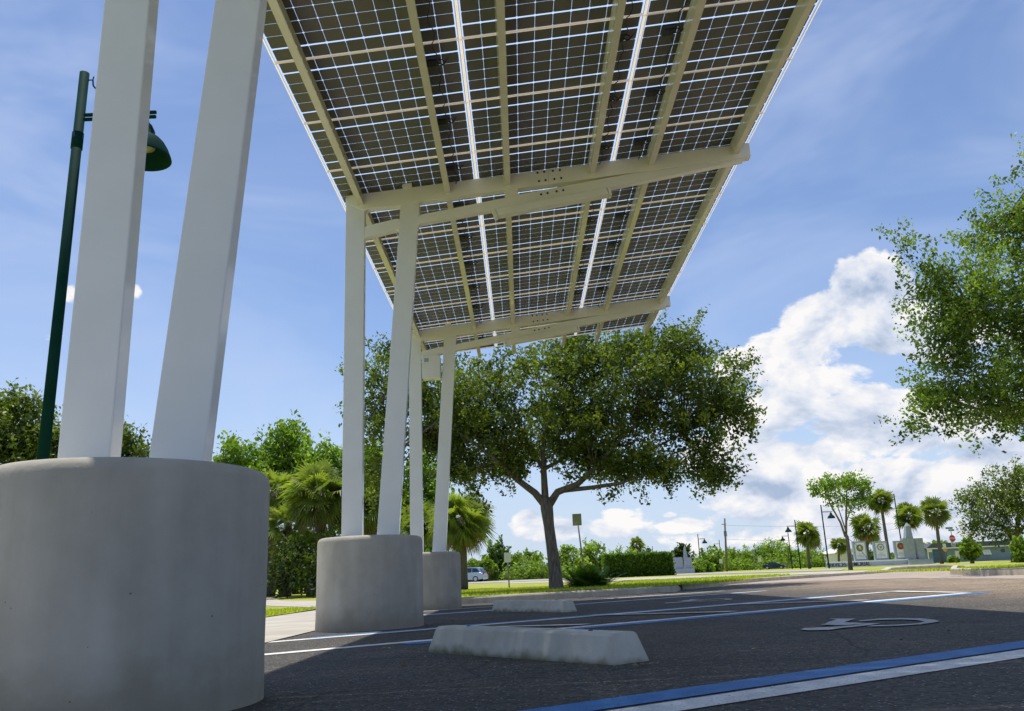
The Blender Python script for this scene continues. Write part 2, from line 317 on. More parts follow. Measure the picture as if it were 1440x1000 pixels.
# ------------------------------------------------------------------ vegetation
def crown(blobs, per_area, nleaf, size, spray=.45, scat=.13, shell=.55, depth=None, aspect=.55, taper=.5):
    """blobs: [(centre, radii)]. Leafy sprays radiate outwards from every blob; returns leaf faces, tints, spray roots"""
    Ps, Ts, roots = [], [], []
    for c, r in blobs:
        c = np.array(c); r = np.array(r)
        k = max(3, int(per_area*(r[0]*r[2]+r[0]*r[1]+r[1]*r[2])/3*4))
        d = unit(rng.normal(size=(k, 3))); rad = shell+(1-shell)*rng.random((k, 1))**.7
        p0 = c+d*r*(rad-spray/ r.mean()*.6).clip(.1, 1)
        out = unit(d*r/r.mean()+.45*rng.normal(size=(k, 3))+np.array([0, 0, .12])); ln = spray*(.6+.9*rng.random((k, 1)))
        roots += [(p0[i], p0[i]+out[i]*ln[i]) for i in range(k)]
        t = rng.random((k, nleaf, 1))
        P = p0[:, None]+out[:, None]*ln[:, None]*t*1.05+rng.normal(size=(k, nleaf, 3))*scat*(1.1-taper*t)
        tc = np.repeat((.44+.27*rng.normal(size=(k, 1)))+.2*(d[:, 2:3]), nleaf, axis=1)+.16*rng.normal(size=(k, nleaf))
        Ps.append(P.reshape(-1, 3)); Ts.append(tc.reshape(-1))
    P = np.concatenate(Ps); Tn = np.concatenate(Ts).clip(0, 1)
    return leafquads(P, size, aspect), Tn, roots
def tree(name, label, cat, base, trunk, limbs, blobs, leaf='oakleaf', per=14, nleaf=60, size=.08, spray=.45, scat=.13, group=None, twigs=60, bark='bark', shell=.55, cname='crown'):
    root = empty(name, base, label, cat, group); bx, by, bz = base
    loc = lambda p: (p[0]-bx, p[1]-by, p[2]-bz)
    V, tn, roots = crown([(loc(c), r) for c, r in blobs], per, nleaf, size, spray, scat, shell)
    mb = MB()
    if trunk:
        pts = [loc(p[:3]) for p in trunk]; mb.tube(pts, [p[3] for p in trunk], 12)
        for lb in limbs: mb.tube([loc(p[:3]) for p in lb], [p[3] for p in lb], 8)
        ends = [Vector(loc(lb[-1][:3])) for lb in limbs]+[Vector(loc(lb[len(lb)//2][:3])) for lb in limbs] + [Vector(pts[-1])]
        step = max(1, len(roots)//max(1, twigs))
        for a, b in roots[::step][:twigs]:
            a = Vector(a); b = Vector(b); e = min(ends, key=lambda q: (q-a).length)
            mid = e.lerp(a, .5)+Vector((random.uniform(-.15, .15), 0, random.uniform(0, .2)))*(a-e).length*.5
            r = min(.035, .010*(a-e).length+.005)*(size/.08)**.5
            mb.tube([e, mid, a, b], [r, r*.7, r*.45, r*.2], 5)
        mb.build('trunk', bark, root, recalc=False)
    quads_mesh(cname, V, tn, leaf, root)
    return root
def fan_palm(name, label, base, h, rcrown, lean=(0, 0), nf=34, nl=16, leaf='palmleaf', trunk_r=.16, group=None, droop=1.0, dead=5, wk=1.0):
    root = empty(name, base, label, 'palm tree', group)
    top = Vector((lean[0], lean[1], h))
    if h > .3:
        mb = MB(); n = 10
        mb.tube([top*(i/n)+Vector((lean[0], lean[1], 0))*(-.15*math.sin(math.pi*i/n)) for i in range(n+1)], [trunk_r*(1.25-.35*(i/n)+(.06 if i % 2 else 0)) for i in range(n+1)], 10)
        mb.build('trunk', 'palmbark', root, recalc=False)
    V, tn, mi = [], [], []
    for k in range(nf+dead):
        isd = k >= nf
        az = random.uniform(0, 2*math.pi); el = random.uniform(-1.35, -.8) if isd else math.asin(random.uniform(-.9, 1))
        d = Vector((math.cos(az)*math.cos(el), math.sin(az)*math.cos(el), math.sin(el)))
        pl = rcrown*random.uniform(.28, .60); hub = top+d*pl+Vector((0, 0, -.08*rcrown))
        side = d.cross(Vector((0, 0, 1)));
        if side.length < .1: side = Vector((1, 0, 0))
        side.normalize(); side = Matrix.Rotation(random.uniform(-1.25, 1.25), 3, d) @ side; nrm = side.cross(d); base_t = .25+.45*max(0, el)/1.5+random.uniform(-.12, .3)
        fl = rcrown*random.uniform(.5, .68); w = wk*fl*.027*random.uniform(.9, 1.2)
        V.append([top-side*w*.4, hub-side*w*.4, hub+side*w*.4, top+side*w*.4]); tn.append(.5); mi.append(0)
        for j in range(nl):
            a = (j/(nl-1)-.5)*R(200)
            ld = (d*math.cos(a)+side*math.sin(a)+nrm*.12).normalized(); l = fl*(1-.25*abs(a)/R(100))*random.uniform(.88, 1.1)
            wd = ld.cross(nrm).normalized()*w*1.25
            m1 = hub+ld*l*.6+Vector((0, 0, -.05*l*droop)); tip = hub+ld*l+Vector((0, 0, -.38*l*droop*random.uniform(.5, 1.3)))
            V.append([hub-wd*.25, m1-wd, m1+wd, hub+wd*.25]); V.append([m1-wd, tip-wd*.12, tip+wd*.12, m1+wd])
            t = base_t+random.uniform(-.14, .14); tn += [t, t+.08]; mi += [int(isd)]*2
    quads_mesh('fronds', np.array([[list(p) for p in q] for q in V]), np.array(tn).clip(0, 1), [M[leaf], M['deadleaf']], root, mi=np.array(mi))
    return root
def shrub(name, label, base, rx, rz, leaf='farleaf', size=.35, per=10, group=None, cat='bush', ry=None, nleaf=26, lift=.0, trunk=False):
    ry = ry or rx*.6; c = Vector((base[0], base[1], base[2]+rz*.75+lift)); bl = [(c, (rx, ry, rz*.9))]
    for k in range(5):
        a = random.uniform(-1, 1); bl.append(((c.x+a*rx*.75, c.y-ry*random.uniform(0, .5), c.z-rz*.25+random.uniform(-.3, .45)*rz*(1-abs(a)*.6)), (rx*.42, ry*.5, rz*.42)))
    bl.append(((c.x, c.y, base[2]+lift+rz*.3), (rx*.95, ry, rz*.38)))
    tr = [(base[0], base[1], base[2]-.2, .16), (c.x, c.y, c.z, .08)]
    return tree(name, label, cat, base, tr, [], bl, leaf, per/(rx*rx)*2.2, nleaf, size, spray=rx*.28, scat=rx*.11, group=group, twigs=8, shell=.35, cname='foliage')

# ------------------------------------------------------------------ ground
TH = .53617; AX = (math.cos(TH), math.sin(TH)); NX = (-math.sin(TH), math.cos(TH))
def ap(a, p): return (AX[0]*a+NX[0]*p, AX[1]*a+NX[1]*p)      # along / across the bays
b = bmesh.new()
gx = [-2500, -900, -300, -120, -60, -30, -12, 0, 12, 30, 60, 120, 300, 900, 2500]; gy = [-2500, -300, -60, -20, 0, 15, 30, 45, 60, 90, 140, 300, 900, 3000]
vv = [[b.verts.new((x, y, min(L(x, y), T(x, y))-.12)) for x in gx] for y in gy]
for j in range(len(gy)-1):
    for i in range(len(gx)-1): b.faces.new((vv[j][i], vv[j][i+1], vv[j+1][i+1], vv[j+1][i]))
me = bpy.data.meshes.new('ground'); b.to_mesh(me); b.free(); link('ground', me, 'grass')['kind'] = 'structure'

curbL = [hit(648, 850, T), hit(800, 841.3, T), hit(945, 832.7, T)]
k0, k1 = curbL[0], curbL[2]
dirc = ((k1[0]-k0[0]), (k1[1]-k0[1])); kext = (k0[0]-dirc[0]*.26, k0[1]-dirc[1]*.26)
noseL = [hit(952, 832.2, T), hit(957, 829.8, T)]
lawn_edge = [hit(u, v, T) for u, v in ((1017, 823), (1094, 816.2), (1180, 810.2), (1238, 806.2), (1300, 801.5), (1357, 797.5))]
asph = [(-2.15, -30), (60, -30), (60, 10)]
right_edge = [hit(u, v, T) for u, v in ((1600, 815), (1440, 814), (1290, 813), (1100, 819), (1017, 823.6))]
asph += right_edge + [noseL[1], noseL[0]] + [curbL[2], curbL[0], kext] + [(-2.15, kext[1])]
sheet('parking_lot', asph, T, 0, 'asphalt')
sheet('driveway', [right_edge[4], right_edge[3], right_edge[2], right_edge[1], right_edge[0], (right_edge[0][0]+6, right_edge[0][1]+12), (28, 60), hit(1357, 797.5, T)]+lawn_edge[::-1][1:], T, .004, 'drive')
# lawns
lawnfar = [kext, curbL[0], curbL[2], noseL[0], noseL[1]]+lawn_edge
lawn_poly = [(-2.15, kext[1]+.02)]+lawnfar[0:]+[(60, 110), (400, 400), (-400, 400), (-400, 20), (-60, -20), (-4.3, -20), (-4.3, 19.0), (-2.15, 19.0)]
sheet('lawn', lawn_poly, L, 0, 'grass', 2.0)
isl = [hit(1337, 808.5, T), hit(1394, 809.6, T), hit(1440, 809.2, T), hit(1560, 809, T)]
sheet('island_lawn', [isl[0], isl[1], isl[2], isl[3], (40, 30), (50, 95), hit(1372, 793.5, L), hit(1352, 797.5, L), hit(1340, 801.5, L)], L, .012, 'grass', 2.0)
# paths
sheet('sidewalk', [(-4.3, -20), (-2.15, -20), (-2.15, 19), (-4.3, 19)], T, .008, 'walk', 1.5)
sheet('path', [(-3.1, 19.4), hit(443.9, 854.6), hit(374, 852.1), (-60, hit(374, 852.1)[1]+3), (-60, hit(374, 842)[1]+4), hit(380, 840.5), hit(395, 845), hit(443.9, 845), (-2.2, 24)], L, .008, 'walk')
sheet('road', [hit(u, v) for u, v in ((500, 829), (648, 821.6), (715, 819.0), (790, 815.2), (900, 810.6), (1040, 806.4), (1180, 802.6), (1190, 800.2), (1150, 801.2), (1020, 804.8), (900, 808.4), (780, 811.9), (648, 814.4), (500, 820))], L, .016, 'farroad', 4)
sheet('sidewalk', [hit(u, v) for u, v in ((700, 821.0), (850, 817.8), (900, 815.6), (1040, 811.2), (1180, 806.6), (1212, 804.8), (1226, 802.6), (1180, 803.7), (1040, 808.7), (900, 812.6), (850, 814.8), (715, 819.1))], L, .010, 'walk', 4)
sheet('oak_shade_strip', [hit(u, v) for u, v in ((690, 836), (770, 833), (835, 829.6), (850, 827.5), (800, 825.8), (745, 828.5), (700, 831.5))], L, .008, 'shade_strip', 1)  # dark strip laid on the lawn to stand for the oak crown's shadow
# curbs
def curb(name, label, pts, fn, h=.13, w=.16, mt='curb', group=None, base=-.05):
    mb = MB(); P = [Vector((x, y, 0)) for x, y in pts]; out = []
    for i in range(len(P)-1):       # resample
        n = max(1, int((P[i+1]-P[i]).length/.7)); out += [P[i].lerp(P[i+1], k/n) for k in range(n)]
    out.append(P[-1]); rows = []
    for i, p in enumerate(out):
        d = (out[min(i+1, len(out)-1)]-out[max(0, i-1)]).normalized(); n = Vector((-d.y, d.x, 0)); z = fn(p.x, p.y)
        hh = h*(1 if 0 < i < len(out)-1 else .55)
        prof = [(-.012, base), (0, hh*.75), (.012, hh*.95), (.035, hh), (w-.02, hh+.004), (w, base)]
        rows.append([mb.b.verts.new(p+n*a+Vector((0, 0, z+q+random.uniform(-.002, .002)))) for a, q in prof])
    for i in range(len(rows)-1):
        for k in range(len(prof)-1): mb.b.faces.new((rows[i][k], rows[i+1][k], rows[i+1][k+1], rows[i][k+1]))
    mb.b.faces.new(rows[0]); mb.b.faces.new(rows[-1][::-1])
    return tag(mb.build(name, mt), label, 'curb', group)
curb('concrete_curb', 'weathered raised concrete curb in front of the large oak and lawn', [kext]+curbL+noseL, T)
curb('concrete_curb', 'low pale curb edging the lawn that runs toward the memorial', [hit(960, 829.2, T)]+lawn_edge[:5], L, .012, .14, base=-.2)
curb('concrete_curb', 'stained white curb around the grass island at the right edge', [hit(1341, 802.5, T), isl[0]]+isl[1:], T, .14, .16)
curb('concrete_curb', 'grey raised curb in front of the memorial across the driveway', [hit(1247, 805.3, T), hit(1280, 802.0, T), hit(1357, 798.4, T)], T, .14, .2)
# markings (kept 6 mm above the asphalt)
def strip(name, a0, a1, p0, p1, mt, p0b=None, p1b=None, off=.006, label=None):
    off = .003
    p0b = p0 if p0b is None else p0b; p1b = p1 if p1b is None else p1b
    return sheet(name, [ap(a0, p0), ap(a1, p0b), ap(a1, p1b), ap(a0, p1)], T, off, mt, 3)
strip('blue_marking', -.6, 10.2, 2.30, 2.48, 'blue_line', 2.20, 2.38)
strip('white_marking', -.6, 10.2, 2.10, 2.265, 'white_line', 1.99, 2.165)
strip('white_marking', 1.0, 9.62, 5.92, 6.06, 'white_line', 6.02, 6.16)
strip('blue_marking', 2.45, 9.75, 5.73, 5.915, 'blue_line', 5.84, 6.015)
strip('white_marking', .9, 10.3, 7.32, 7.47, 'white_line', 7.56, 7.70)
strip('blue_marking', 2.3, 9.4, 7.48, 7.64, 'blue_line', 7.71, 7.85)
sheet('white_marking', [ap(9.62, 6.03), ap(9.62, 6.25), ap(10.3, 7.70), ap(10.42, 7.56)], T, .009, 'white_line', 3)
for a0, p0, a1, p1 in ((5.23, 7.50, 5.97, 6.20), (7.13, 7.52, 7.94, 6.22), (3.35, 7.4, 4.2, 6.16)):
    sheet('white_marking', [ap(a0, p0), ap(a0+.13, p0), ap(a1+.13, p1), ap(a1, p1)], T, .011, 'white_line', 3)
strip('white_marking', 4.6, 11.6, 10.95, 11.08, 'white_line', 11.0, 11.13)
strip('blue_marking', 4.8, 11.3, 10.80, 10.945, 'blue_line', 10.85, 10.995)
strip('white_marking', 5.0, 12.0, 12.5, 12.63, 'white_line')
def sym(polys):
    for k, (A, du, dv, sc) in enumerate(polys): pass
ring_o = [(580, 136), (750, 120), (950, 115), (1120, 118), (1230, 130), (1270, 142), (1200, 155), (1050, 170), (850, 182), (650, 185)]
ring_i = [(700, 176), (900, 171), (1080, 160), (1140, 145), (1080, 131), (950, 125), (760, 130), (600, 141)]
legp = [(95, 210), (130, 198), (260, 193), (400, 186), (540, 176), (640, 159), (770, 159), (620, 181), (460, 196), (330, 214), (160, 218)]
seat = [(340, 121), (560, 122), (500, 140), (460, 150), (640, 160), (600, 168), (480, 177), (400, 178), (260, 172), (300, 166), (330, 150), (400, 130)]
mb = MB(); base = Vector((*hit(1220, 877, T), 0)); z = T(base.x, base.y); base.z = z+.007
def wp(p, s=6, o=(1110, 850), du=0, dv=0):
    x, y = hit(o[0]+p[0]/s, o[1]+p[1]/s, T, .007); return (x-base.x, y-base.y, T(x, y)+.007-base.z)
mb.poly([wp(p) for p in ring_o+ring_i]); mb.poly([wp(p) for p in legp])
pts = [wp(p) for p in seat]; mb.poly([(p[0], p[1], p[2]+.002) for p in pts])
bmesh.ops.triangulate(mb.b, faces=mb.b.faces[:])
o = mb.build('wheelchair_symbol', 'worn_white', recalc=False); o.location = base; symb = o
for f in symb.data.polygons:
    if f.normal.z < 0: f.flip()
o['kind'] = 'structure'
o2 = symb.copy(); COL.objects.link(o2); x, y = hit(985, 845, T); o2.location = (x, y, T(x, y)+.007); o2['kind'] = 'structure'

# grass blades near the lawn edges
def blades(name, n, regions, label, hgt=.055):
    V = []; tot = sum(r[4] for r in regions)
    for x0, x1, y0, y1, w, test in regions:
        k = int(n*w/tot); X = rng.uniform(x0, x1, k); Yv = rng.uniform(y0, y1, k)
        for x, y in zip(X, Yv):
            if not test(x, y): continue
            z = L(x, y)-.004; h = hgt*random.uniform(.4, 1.3); a = random.uniform(0, 6.28); w_ = .006+.0005*y; dx, dy = math.cos(a)*w_, math.sin(a)*w_
            lx, ly = random.gauss(0, .4)*h, random.gauss(0, .4)*h
            V.append(((x-dx, y-dy, z), (x+dx, y+dy, z), (x+lx, y+ly, z+h)))
    V = np.array(V); o = quads_mesh(name, V, rng.random(len(V)), 'blade', nper=3)
    tag(o, label, 'grass', kind='stuff'); return o
pY0 = min(hit(443.9, 854.6)[1], hit(374, 852.1)[1])-.15; pY1 = hit(380, 840.5)[1]+.2
print('PATH', pY0, pY1)
ncr = Vector((k1[0]-k0[0], k1[1]-k0[1])).normalized(); nrm2 = (-ncr.y, ncr.x)
def behind(x, y): 
    s = (x-k0[0])*nrm2[0]+(y-k0[1])*nrm2[1]; return s > .17
blades('grass_tufts', 52000, [(-8, -4.3, 11, 24, 1, lambda x, y: y < pY0 or y > pY1), (-2, 3.2, 15, 24, 1.3, behind), (3.2, 8, 18.5, 28, .7, lambda x, y: x < 3.2+(y-17)*.55), (9.6, 15, 15.5, 24, .5, lambda x, y: y > 18.3)], 'short bright green grass of the verges')

# ------------------------------------------------------------------ solar canopy
XL, Z0, AL, Y0 = -1.9868, 4.8065, .1031, 6.3079
PY1, PS, W3 = 3.3753, 5.5177, 4.9116/3
ca, sa = math.cos(AL), math.sin(AL); ta = math.tan(AL)
def plane(x): return Z0+(x-XL)*ta
def build_frame(yp, label):
    root = empty('canopy_frame', (-1.6, yp, .85), label, 'steel frame', 'steel frames carrying the solar roof')
    O = Vector((-1.6, yp, .85)); q = lambda L_: [(x+1.6, z-.85) for x, z in L_]
    MB().prism(q([(-1.89, .83), (-1.672, .83), (-1.672, 4.62), (-1.640, 4.625), (-1.672, 4.655), (-1.672, 4.70), (-1.89, 4.70)]), 0, .100).build('column', 'column', root, .006)
    MB().prism(q([(-1.522, .83), (-1.292, .83), (-1.056, 4.389), (-1.034, 4.62), (-1.033, 4.72), (-1.257, 4.69), (-1.262, 4.50)]), .003, .097).build('column', 'column', root, .006)
    top = lambda x: plane(x)-.012
    # upper arm: leaves a tapering slot over the lower strut
    MB().prism(q([(-1.893, 4.70), (-1.893, top(-1.893)-.03), (-1.870, top(-1.87)), (2.885, top(2.885)-.02), (2.885, 5.092), (1.60, 4.956), (1.40, 4.943), (.512, 4.850), (-.02, 4.800), (-1.03, 4.690), (-1.257, 4.652), (-1.63, 4.628), (-1.676, 4.60)]), -.003, .103).build('beam', 'beam', root, .008)
    MB().prism(q([(-1.676, 4.405), (-1.676, 4.25), (-1.65, 4.272), (-1.286, 4.356), (-1.256, 4.33), (-1.066, 4.37), (-1.03, 4.415), (-.17, 4.553), (1.183, 4.768), (2.21, 4.948), (2.80, 5.055), (2.80, 5.084), (1.60, 4.955), (1.411, 4.938), (.124, 4.735), (-.032, 4.700), (-1.02, 4.530), (-1.05, 4.50), (-1.268, 4.485), (-1.30, 4.492), (-1.64, 4.42)]), .006, .094).build('strut', 'beam', root, .004)
    MB().prism(q([(-.03, 4.695), (.125, 4.73), (.125, 4.815), (-.03, 4.80)]), .010, .090).build('spacer_plate', 'beam', root, .003)
    MB().prism(q([(-1.225, top(-1.225)-.01), (-1.115, top(-1.115)-.01), (-1.115, top(-1.115)+.03), (-1.225, top(-1.225)+.03)]), -.045, -.004).build('lug', 'beam', root)
    bl = [(.362, 4.996), (.442, 5.005), (.544, 5.013), (.626, 5.019), (.375, 4.888), (.452, 4.897), (.556, 4.907), (.636, 4.916), (.391, 4.722), (.468, 4.735), (.575, 4.752), (.652, 4.764)]
    for i, (x, z) in enumerate(bl):
        y = -.004 if i < 8 else .005; pr_ = [(x+1.6+.014*math.cos(a*math.pi/4), z-.85+.014*math.sin(a*math.pi/4)) for a in range(8)]
        MB().prism(pr_, y-.006, y).build('bolt', 'dark', root)
    mb = MB(); mb.box(.487+1.6, .489+1.6, -.0045, -.002, 4.86-.85, 5.045-.85); mb.build('splice_joint', 'galv', root)
    return root
def build_pier(yc, label):
    x, y = -1.59, yc; z0 = T(x, y)-.12; root = MB(); H = .879
    Rr = .546
    prof = [(Rr+.006, 0), (Rr+.004, .13), (Rr, .3), (Rr-.002, H-z0-.05), (Rr-.008, H-z0-.028), (Rr-.020, H-z0-.012), (Rr-.040, H-z0-.003), (Rr-.075, H-z0)]
    o = root.lathe(prof, seg=96).build('concrete_pier', 'pier'); o.location = (x, y, z0); o.rotation_euler.z = yc
    return tag(o, label, 'concrete pier', 'round concrete piers of the solar roof')
fl = ['white steel frame standing on the nearest round concrete pier', 'white cantilever frame on the middle pier, whole arm visible', 'white cantilever frame farthest away with a box between its columns']
pl = ['largest round grey concrete pier at the left edge', 'middle round concrete pier beside the white and blue lines', 'farthest round concrete pier, beside the raised curb']
for i in range(3):
    build_frame(PY1+i*PS, fl[i]); build_pier(PY1+i*PS+.045, pl[i])
for i, lb in ((1, 'long strip light fixture under the arm of the middle frame'), (2, 'long strip light fixture under the arm of the farthest frame')):
    yp = PY1+i*PS; rt = empty('strip_light', (.5, yp, 4.6), lb, 'light fixture', 'strip lights under the arms')
    a, c = (-.17-.5, 4.553-4.6-.003), (1.16-.5, 4.765-4.6-.003)
    MB().prism([(a[0]+.02, a[1]), (c[0]-.01, c[1]), (c[0]+.02, c[1]-.085), (a[0]+.05, a[1]-.085)], -.03, .085).build('housing', 'beam', rt, .006)
    MB().prism([(a[0]-.02, a[1]-.002), (a[0]+.0185, a[1]+.003), (a[0]+.0485, a[1]-.095), (a[0]+.012, a[1]-.1)], -.034, .089).build('end_cap', 'beam', rt, .003)
    MB().prism([(c[0]+.0, c[1]+.003), (c[0]+.028, c[1]+.006), (c[0]+.055, c[1]-.088), (c[0]+.0215, c[1]-.092)], -.034, .089).build('end_cap', 'beam', rt, .003)
bxr = empty('equipment_box', (-1.48, PY1+2*PS, 3.9), 'pale grey equipment box mounted between the columns of the farthest frame', 'electrical box')
MB().box(-.17, .155, -.05, .15, 0, .42).build('enclosure', 'column', bxr, .01)
MB().box(-.13, -.05, -.053, -.0505, .30, .37).build('warning_label', 'mon', bxr)
# purlins: Z sections running the length of the roof
PX = [(-1.735, 'purlin nearest the left edge of the solar roof'), (-.718, 'second purlin from the left, beside a line of black junction boxes'), (-.015, 'third purlin from the left, just right of the left white seam'), (.99, 'fourth purlin from the left, just left of the right white seam'), (1.685, 'fifth purlin from the left, just right of the right white seam'), (2.69, 'purlin nearest the raised right edge of the solar roof')]
ys, ye = Y0-8, Y0+10+.12  # front ends lengthened under the added out-of-view panel rows
for x, lb in PX:
    zt = -.006; dpt = .15; mb = MB()
    mb.box(-.030, -.026, ys, ye, zt-dpt, zt).box(-.0255, .034, ys, ye, zt-dpt, zt-dpt+.004).box(-.0255, .034, ys, ye, zt-.004, zt).box(.0345, .038, ys, ye, zt-dpt, zt-dpt+.02)
    o = mb.build('purlin', 'purlin'); o.location = (x, 0, plane(x)); o.rotation_euler.y = -AL
    tag(o, lb, 'purlin', 'long steel purlins under the panels')
# panels
CW = .1548; GX = .0027; GB = .019; NXC = 10
mxx = (W3-.024-(NXC*CW+9*GX))/2; ycell = []; y = .012+.005
for j in range(6):
    ycell.append(y); y += CW + (GB if j in (0, 4) else GX)
PL = y-GX+.005+.012
def panel_meshes():
    b = bmesh.new(); lay = b.faces.layers.float.new('tint'); c = .009
    for i in range(NXC):
        for j in range(6):
            x0 = .012+mxx+i*(CW+GX); x1 = x0+CW; y0 = ycell[j]; y1 = y0+CW
            f = b.faces.new([b.verts.new((p[0], p[1], .018)) for p in ((x0+c, y0), (x1-c, y0), (x1, y0+c), (x1, y1-c), (x1-c, y1), (x0+c, y1), (x0, y1-c), (x0, y0+c))]); f[lay] = random.random()
    f = b.faces.new([b.verts.new(p) for p in ((.012, .012, .024), (W3-.012, .012, .024), (W3-.012, PL-.012, .024), (.012, PL-.012, .024))]); f.material_index = 1
    me = bpy.data.meshes.new('laminate'); b.to_mesh(me); b.free(); me.materials.append(M['cell']); me.materials.append(M['glass'])
    fr = MB(); w = .0075       # thin rolled edge profile: an inward flange with an outer lip
    for x0, x1, y0, y1 in ((.0005, W3-.0005, .0012, .0012+w), (.0005, W3-.0005, PL-.0012-w, PL-.0012), (.0005, .021, .0012+w, PL-.0012-w), (W3-.021, W3-.0005, .0012+w, PL-.0012-w)):
        fr.poly([(x0, y0, .001), (x1, y0, .001), (x1, y1, .001), (x0, y1, .001)])
    for p, q in (((.0005, .0012), (W3-.0005, .0012)), ((W3-.0005, .0012), (W3-.0005, PL-.0012)), ((W3-.0005, PL-.0012), (.0005, PL-.0012)), ((.0005, PL-.0012), (.0005, .0012))):
        fr.poly([(*p, .001), (*q, .001), (*q, .026), (*p, .026)])
    bmesh.ops.remove_doubles(fr.b, verts=fr.b.verts[:], dist=.0001)
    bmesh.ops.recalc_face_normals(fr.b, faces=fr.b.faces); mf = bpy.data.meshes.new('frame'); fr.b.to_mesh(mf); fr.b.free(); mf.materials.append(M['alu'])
    jb = MB(); jb.box(0, .11, 0, .115, -.012, .016).box(.015, .095, .02, .095, -.016, -.0122).tube([(.11, .03, 0), (.15, .03, -.012), (.17, .06, -.03), (.14, .10, -.02)], .006, 6).tube([(.11, .09, 0), (.145, .09, -.02), (.16, .05, -.035), (.20, .02, -.01)], .006, 6)
    bmesh.ops.recalc_face_normals(jb.b, faces=jb.b.faces); mj = bpy.data.meshes.new('junction_box'); jb.b.to_mesh(mj); jb.b.free(); mj.materials.append(M['black'])
    cb = MB(); n = 14
    cb.tube([(.10+.02*math.sin(i*1.3), -.85+1.0*i/n, -.018-.05*math.sin(math.pi*i/n)-.01*math.sin(i*2.1)) for i in range(n+1)], .0045, 5)
    bmesh.ops.recalc_face_normals(cb.b, faces=cb.b.faces); mc = bpy.data.meshes.new('cable'); cb.b.to_mesh(mc); cb.b.free(); mc.materials.append(M['black'])
    return me, mf, mj, mc
variants = [panel_meshes() for _ in range(4)]
ordn = ['first', 'second', 'third', 'fourth', 'fifth']
def rowname(k):
    yb = Y0+k   # row spans Y0+k .. +1 ; middle beam at 8.89, far beam at 14.41
    if k <= -1: return {-1: 'cut by the top of the photo', -2: 'just beyond the top of the photo'}.get(k, 'over the nearest pier')
    return {0: 'fourth row before the middle arm' if False else 'third row in front of the middle arm', 1: 'second row in front of the middle arm', 2: 'row crossing the middle arm', 3: 'first full row behind the middle arm', 4: 'second row behind the middle arm', 5: 'third row behind the middle arm', 6: 'fourth row behind the middle arm', 7: 'last full row before the farthest arm', 8: 'row crossing the farthest arm', 9: 'end row beyond the farthest arm'}[k]
cn = ['left', 'middle', 'right']
for k in range(-8, 10):  # foremost rows, out of view, added to darken the near pier and asphalt
    for c in range(3):
        me, mf, mj, mc = variants[(k*3+c*7) % 4]; x = XL+c*W3*ca
        lb = f'solar panel of the {cn[c]} column, {rowname(k)}' if k > -3 else f'solar panel of the {cn[c]} column, {["", "", "", "third", "fourth", "fifth", "added sixth", "added seventh", "added eighth"][-k]} row out of view overhead'
        rt = empty('solar_panel', (x, Y0+k, Z0+c*W3*sa), lb, 'solar panel', 'dark glass solar panels of the roof'); rt.rotation_euler.y = -AL
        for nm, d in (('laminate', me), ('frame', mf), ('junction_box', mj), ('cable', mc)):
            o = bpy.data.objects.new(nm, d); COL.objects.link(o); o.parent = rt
            if nm in ('junction_box', 'cable'): o.location = ((1.305, 1.372, .20)[c], .205, 0)
# ------------------------------------------------------------------ wheel stops
def stop(p, q, w, label, h=.145):
    c = Vector(((p[0]+q[0])/2, (p[1]+q[1])/2, 0)); d = Vector((q[0]-p[0], q[1]-p[1], 0)); ln = d.length
    b = bmesh.new(); n = 30; rows = []
    for i in range(n+1):
        s = (i/n-.5)*ln; f = s/(ln/2); pr = [(-w/2, -.04), (-w/2+.002, .012), (-w*.345, h*.90), (-w*.30, h*.975), (-w*.24, h), (w*.24, h), (w*.30, h*.975), (w*.345, h*.90), (w/2-.002, .012), (w/2, -.04)]
        rows.append([b.verts.new((s-(1 if f > 0 else -1)*(.044*max(0, zz)/h)*(abs(f) > .999), yy*(1-.04*(abs(f) > .999)), zz)) for yy, zz in pr])
    for i in range(0):
        s = (i/n-.5)*ln; e = abs(s)-(ln/2-.07); z = h if e <= 0 else h*(1-.93*(e/.07)) if e > .0 else h
        rows.append([b.verts.new((s, yy, zz)) for yy, zz in ((-w/2, -.04), (-w/2+.004, .012), (-w*.36, z*.86), (-w*.30, z*.97), (-w*.22, z), (w*.22, z), (w*.30, z*.97), (w*.36, z*.86), (w/2-.004, .012), (w/2, -.04))] if e < .001 else
                    [b.verts.new((s, yy, zz)) for yy, zz in ((-w/2, -.04), (-w/2+.004, .012 if z > .02 else z*.5), (-w*.37, max(z*.86, .011)), (-w*.30, max(.0115, z*.97)), (-w*.22, z), (w*.22, z), (w*.30, max(.0115, z*.97)), (w*.37, max(z*.86, .011)), (w/2-.004, .012 if z > .02 else z*.5), (w/2, -.04))])
    for i in range(n):
        for k in range(9): b.faces.new((rows[i][k], rows[i+1][k], rows[i+1][k+1], rows[i][k+1]))
    b.faces.new(rows[0]); b.faces.new(rows[-1][::-1])
    for v in b.verts:
        if v.co.z > .02: v.co += Vector((0, random.gauss(0, .0003), random.gauss(0, .0003)))
    bmesh.ops.recalc_face_normals(b, faces=b.faces)
    me = bpy.data.meshes.new('wheel_stop'); b.to_mesh(me); b.free(); o = link('wheel_stop', me, 'stop')
    o.location = (c.x, c.y, T(c.x, c.y)); o.rotation_euler = (0, 0, math.atan2(d.y, d.x)); 
    for sx in (-.33, .33):
        pn = MB().lathe([(.012, 0), (.012, .003), (.008, .0045)], seg=12).build('anchor_pin', 'dark', o); pn.location = (sx*ln, 0, h)
    return tag(o, label, 'wheel stop', 'concrete wheel stops')
M['stop'] = M['stop']
stop(( -.515, 5.50), (.500, 4.16), .235, 'large near concrete wheel stop in the front parking bay')
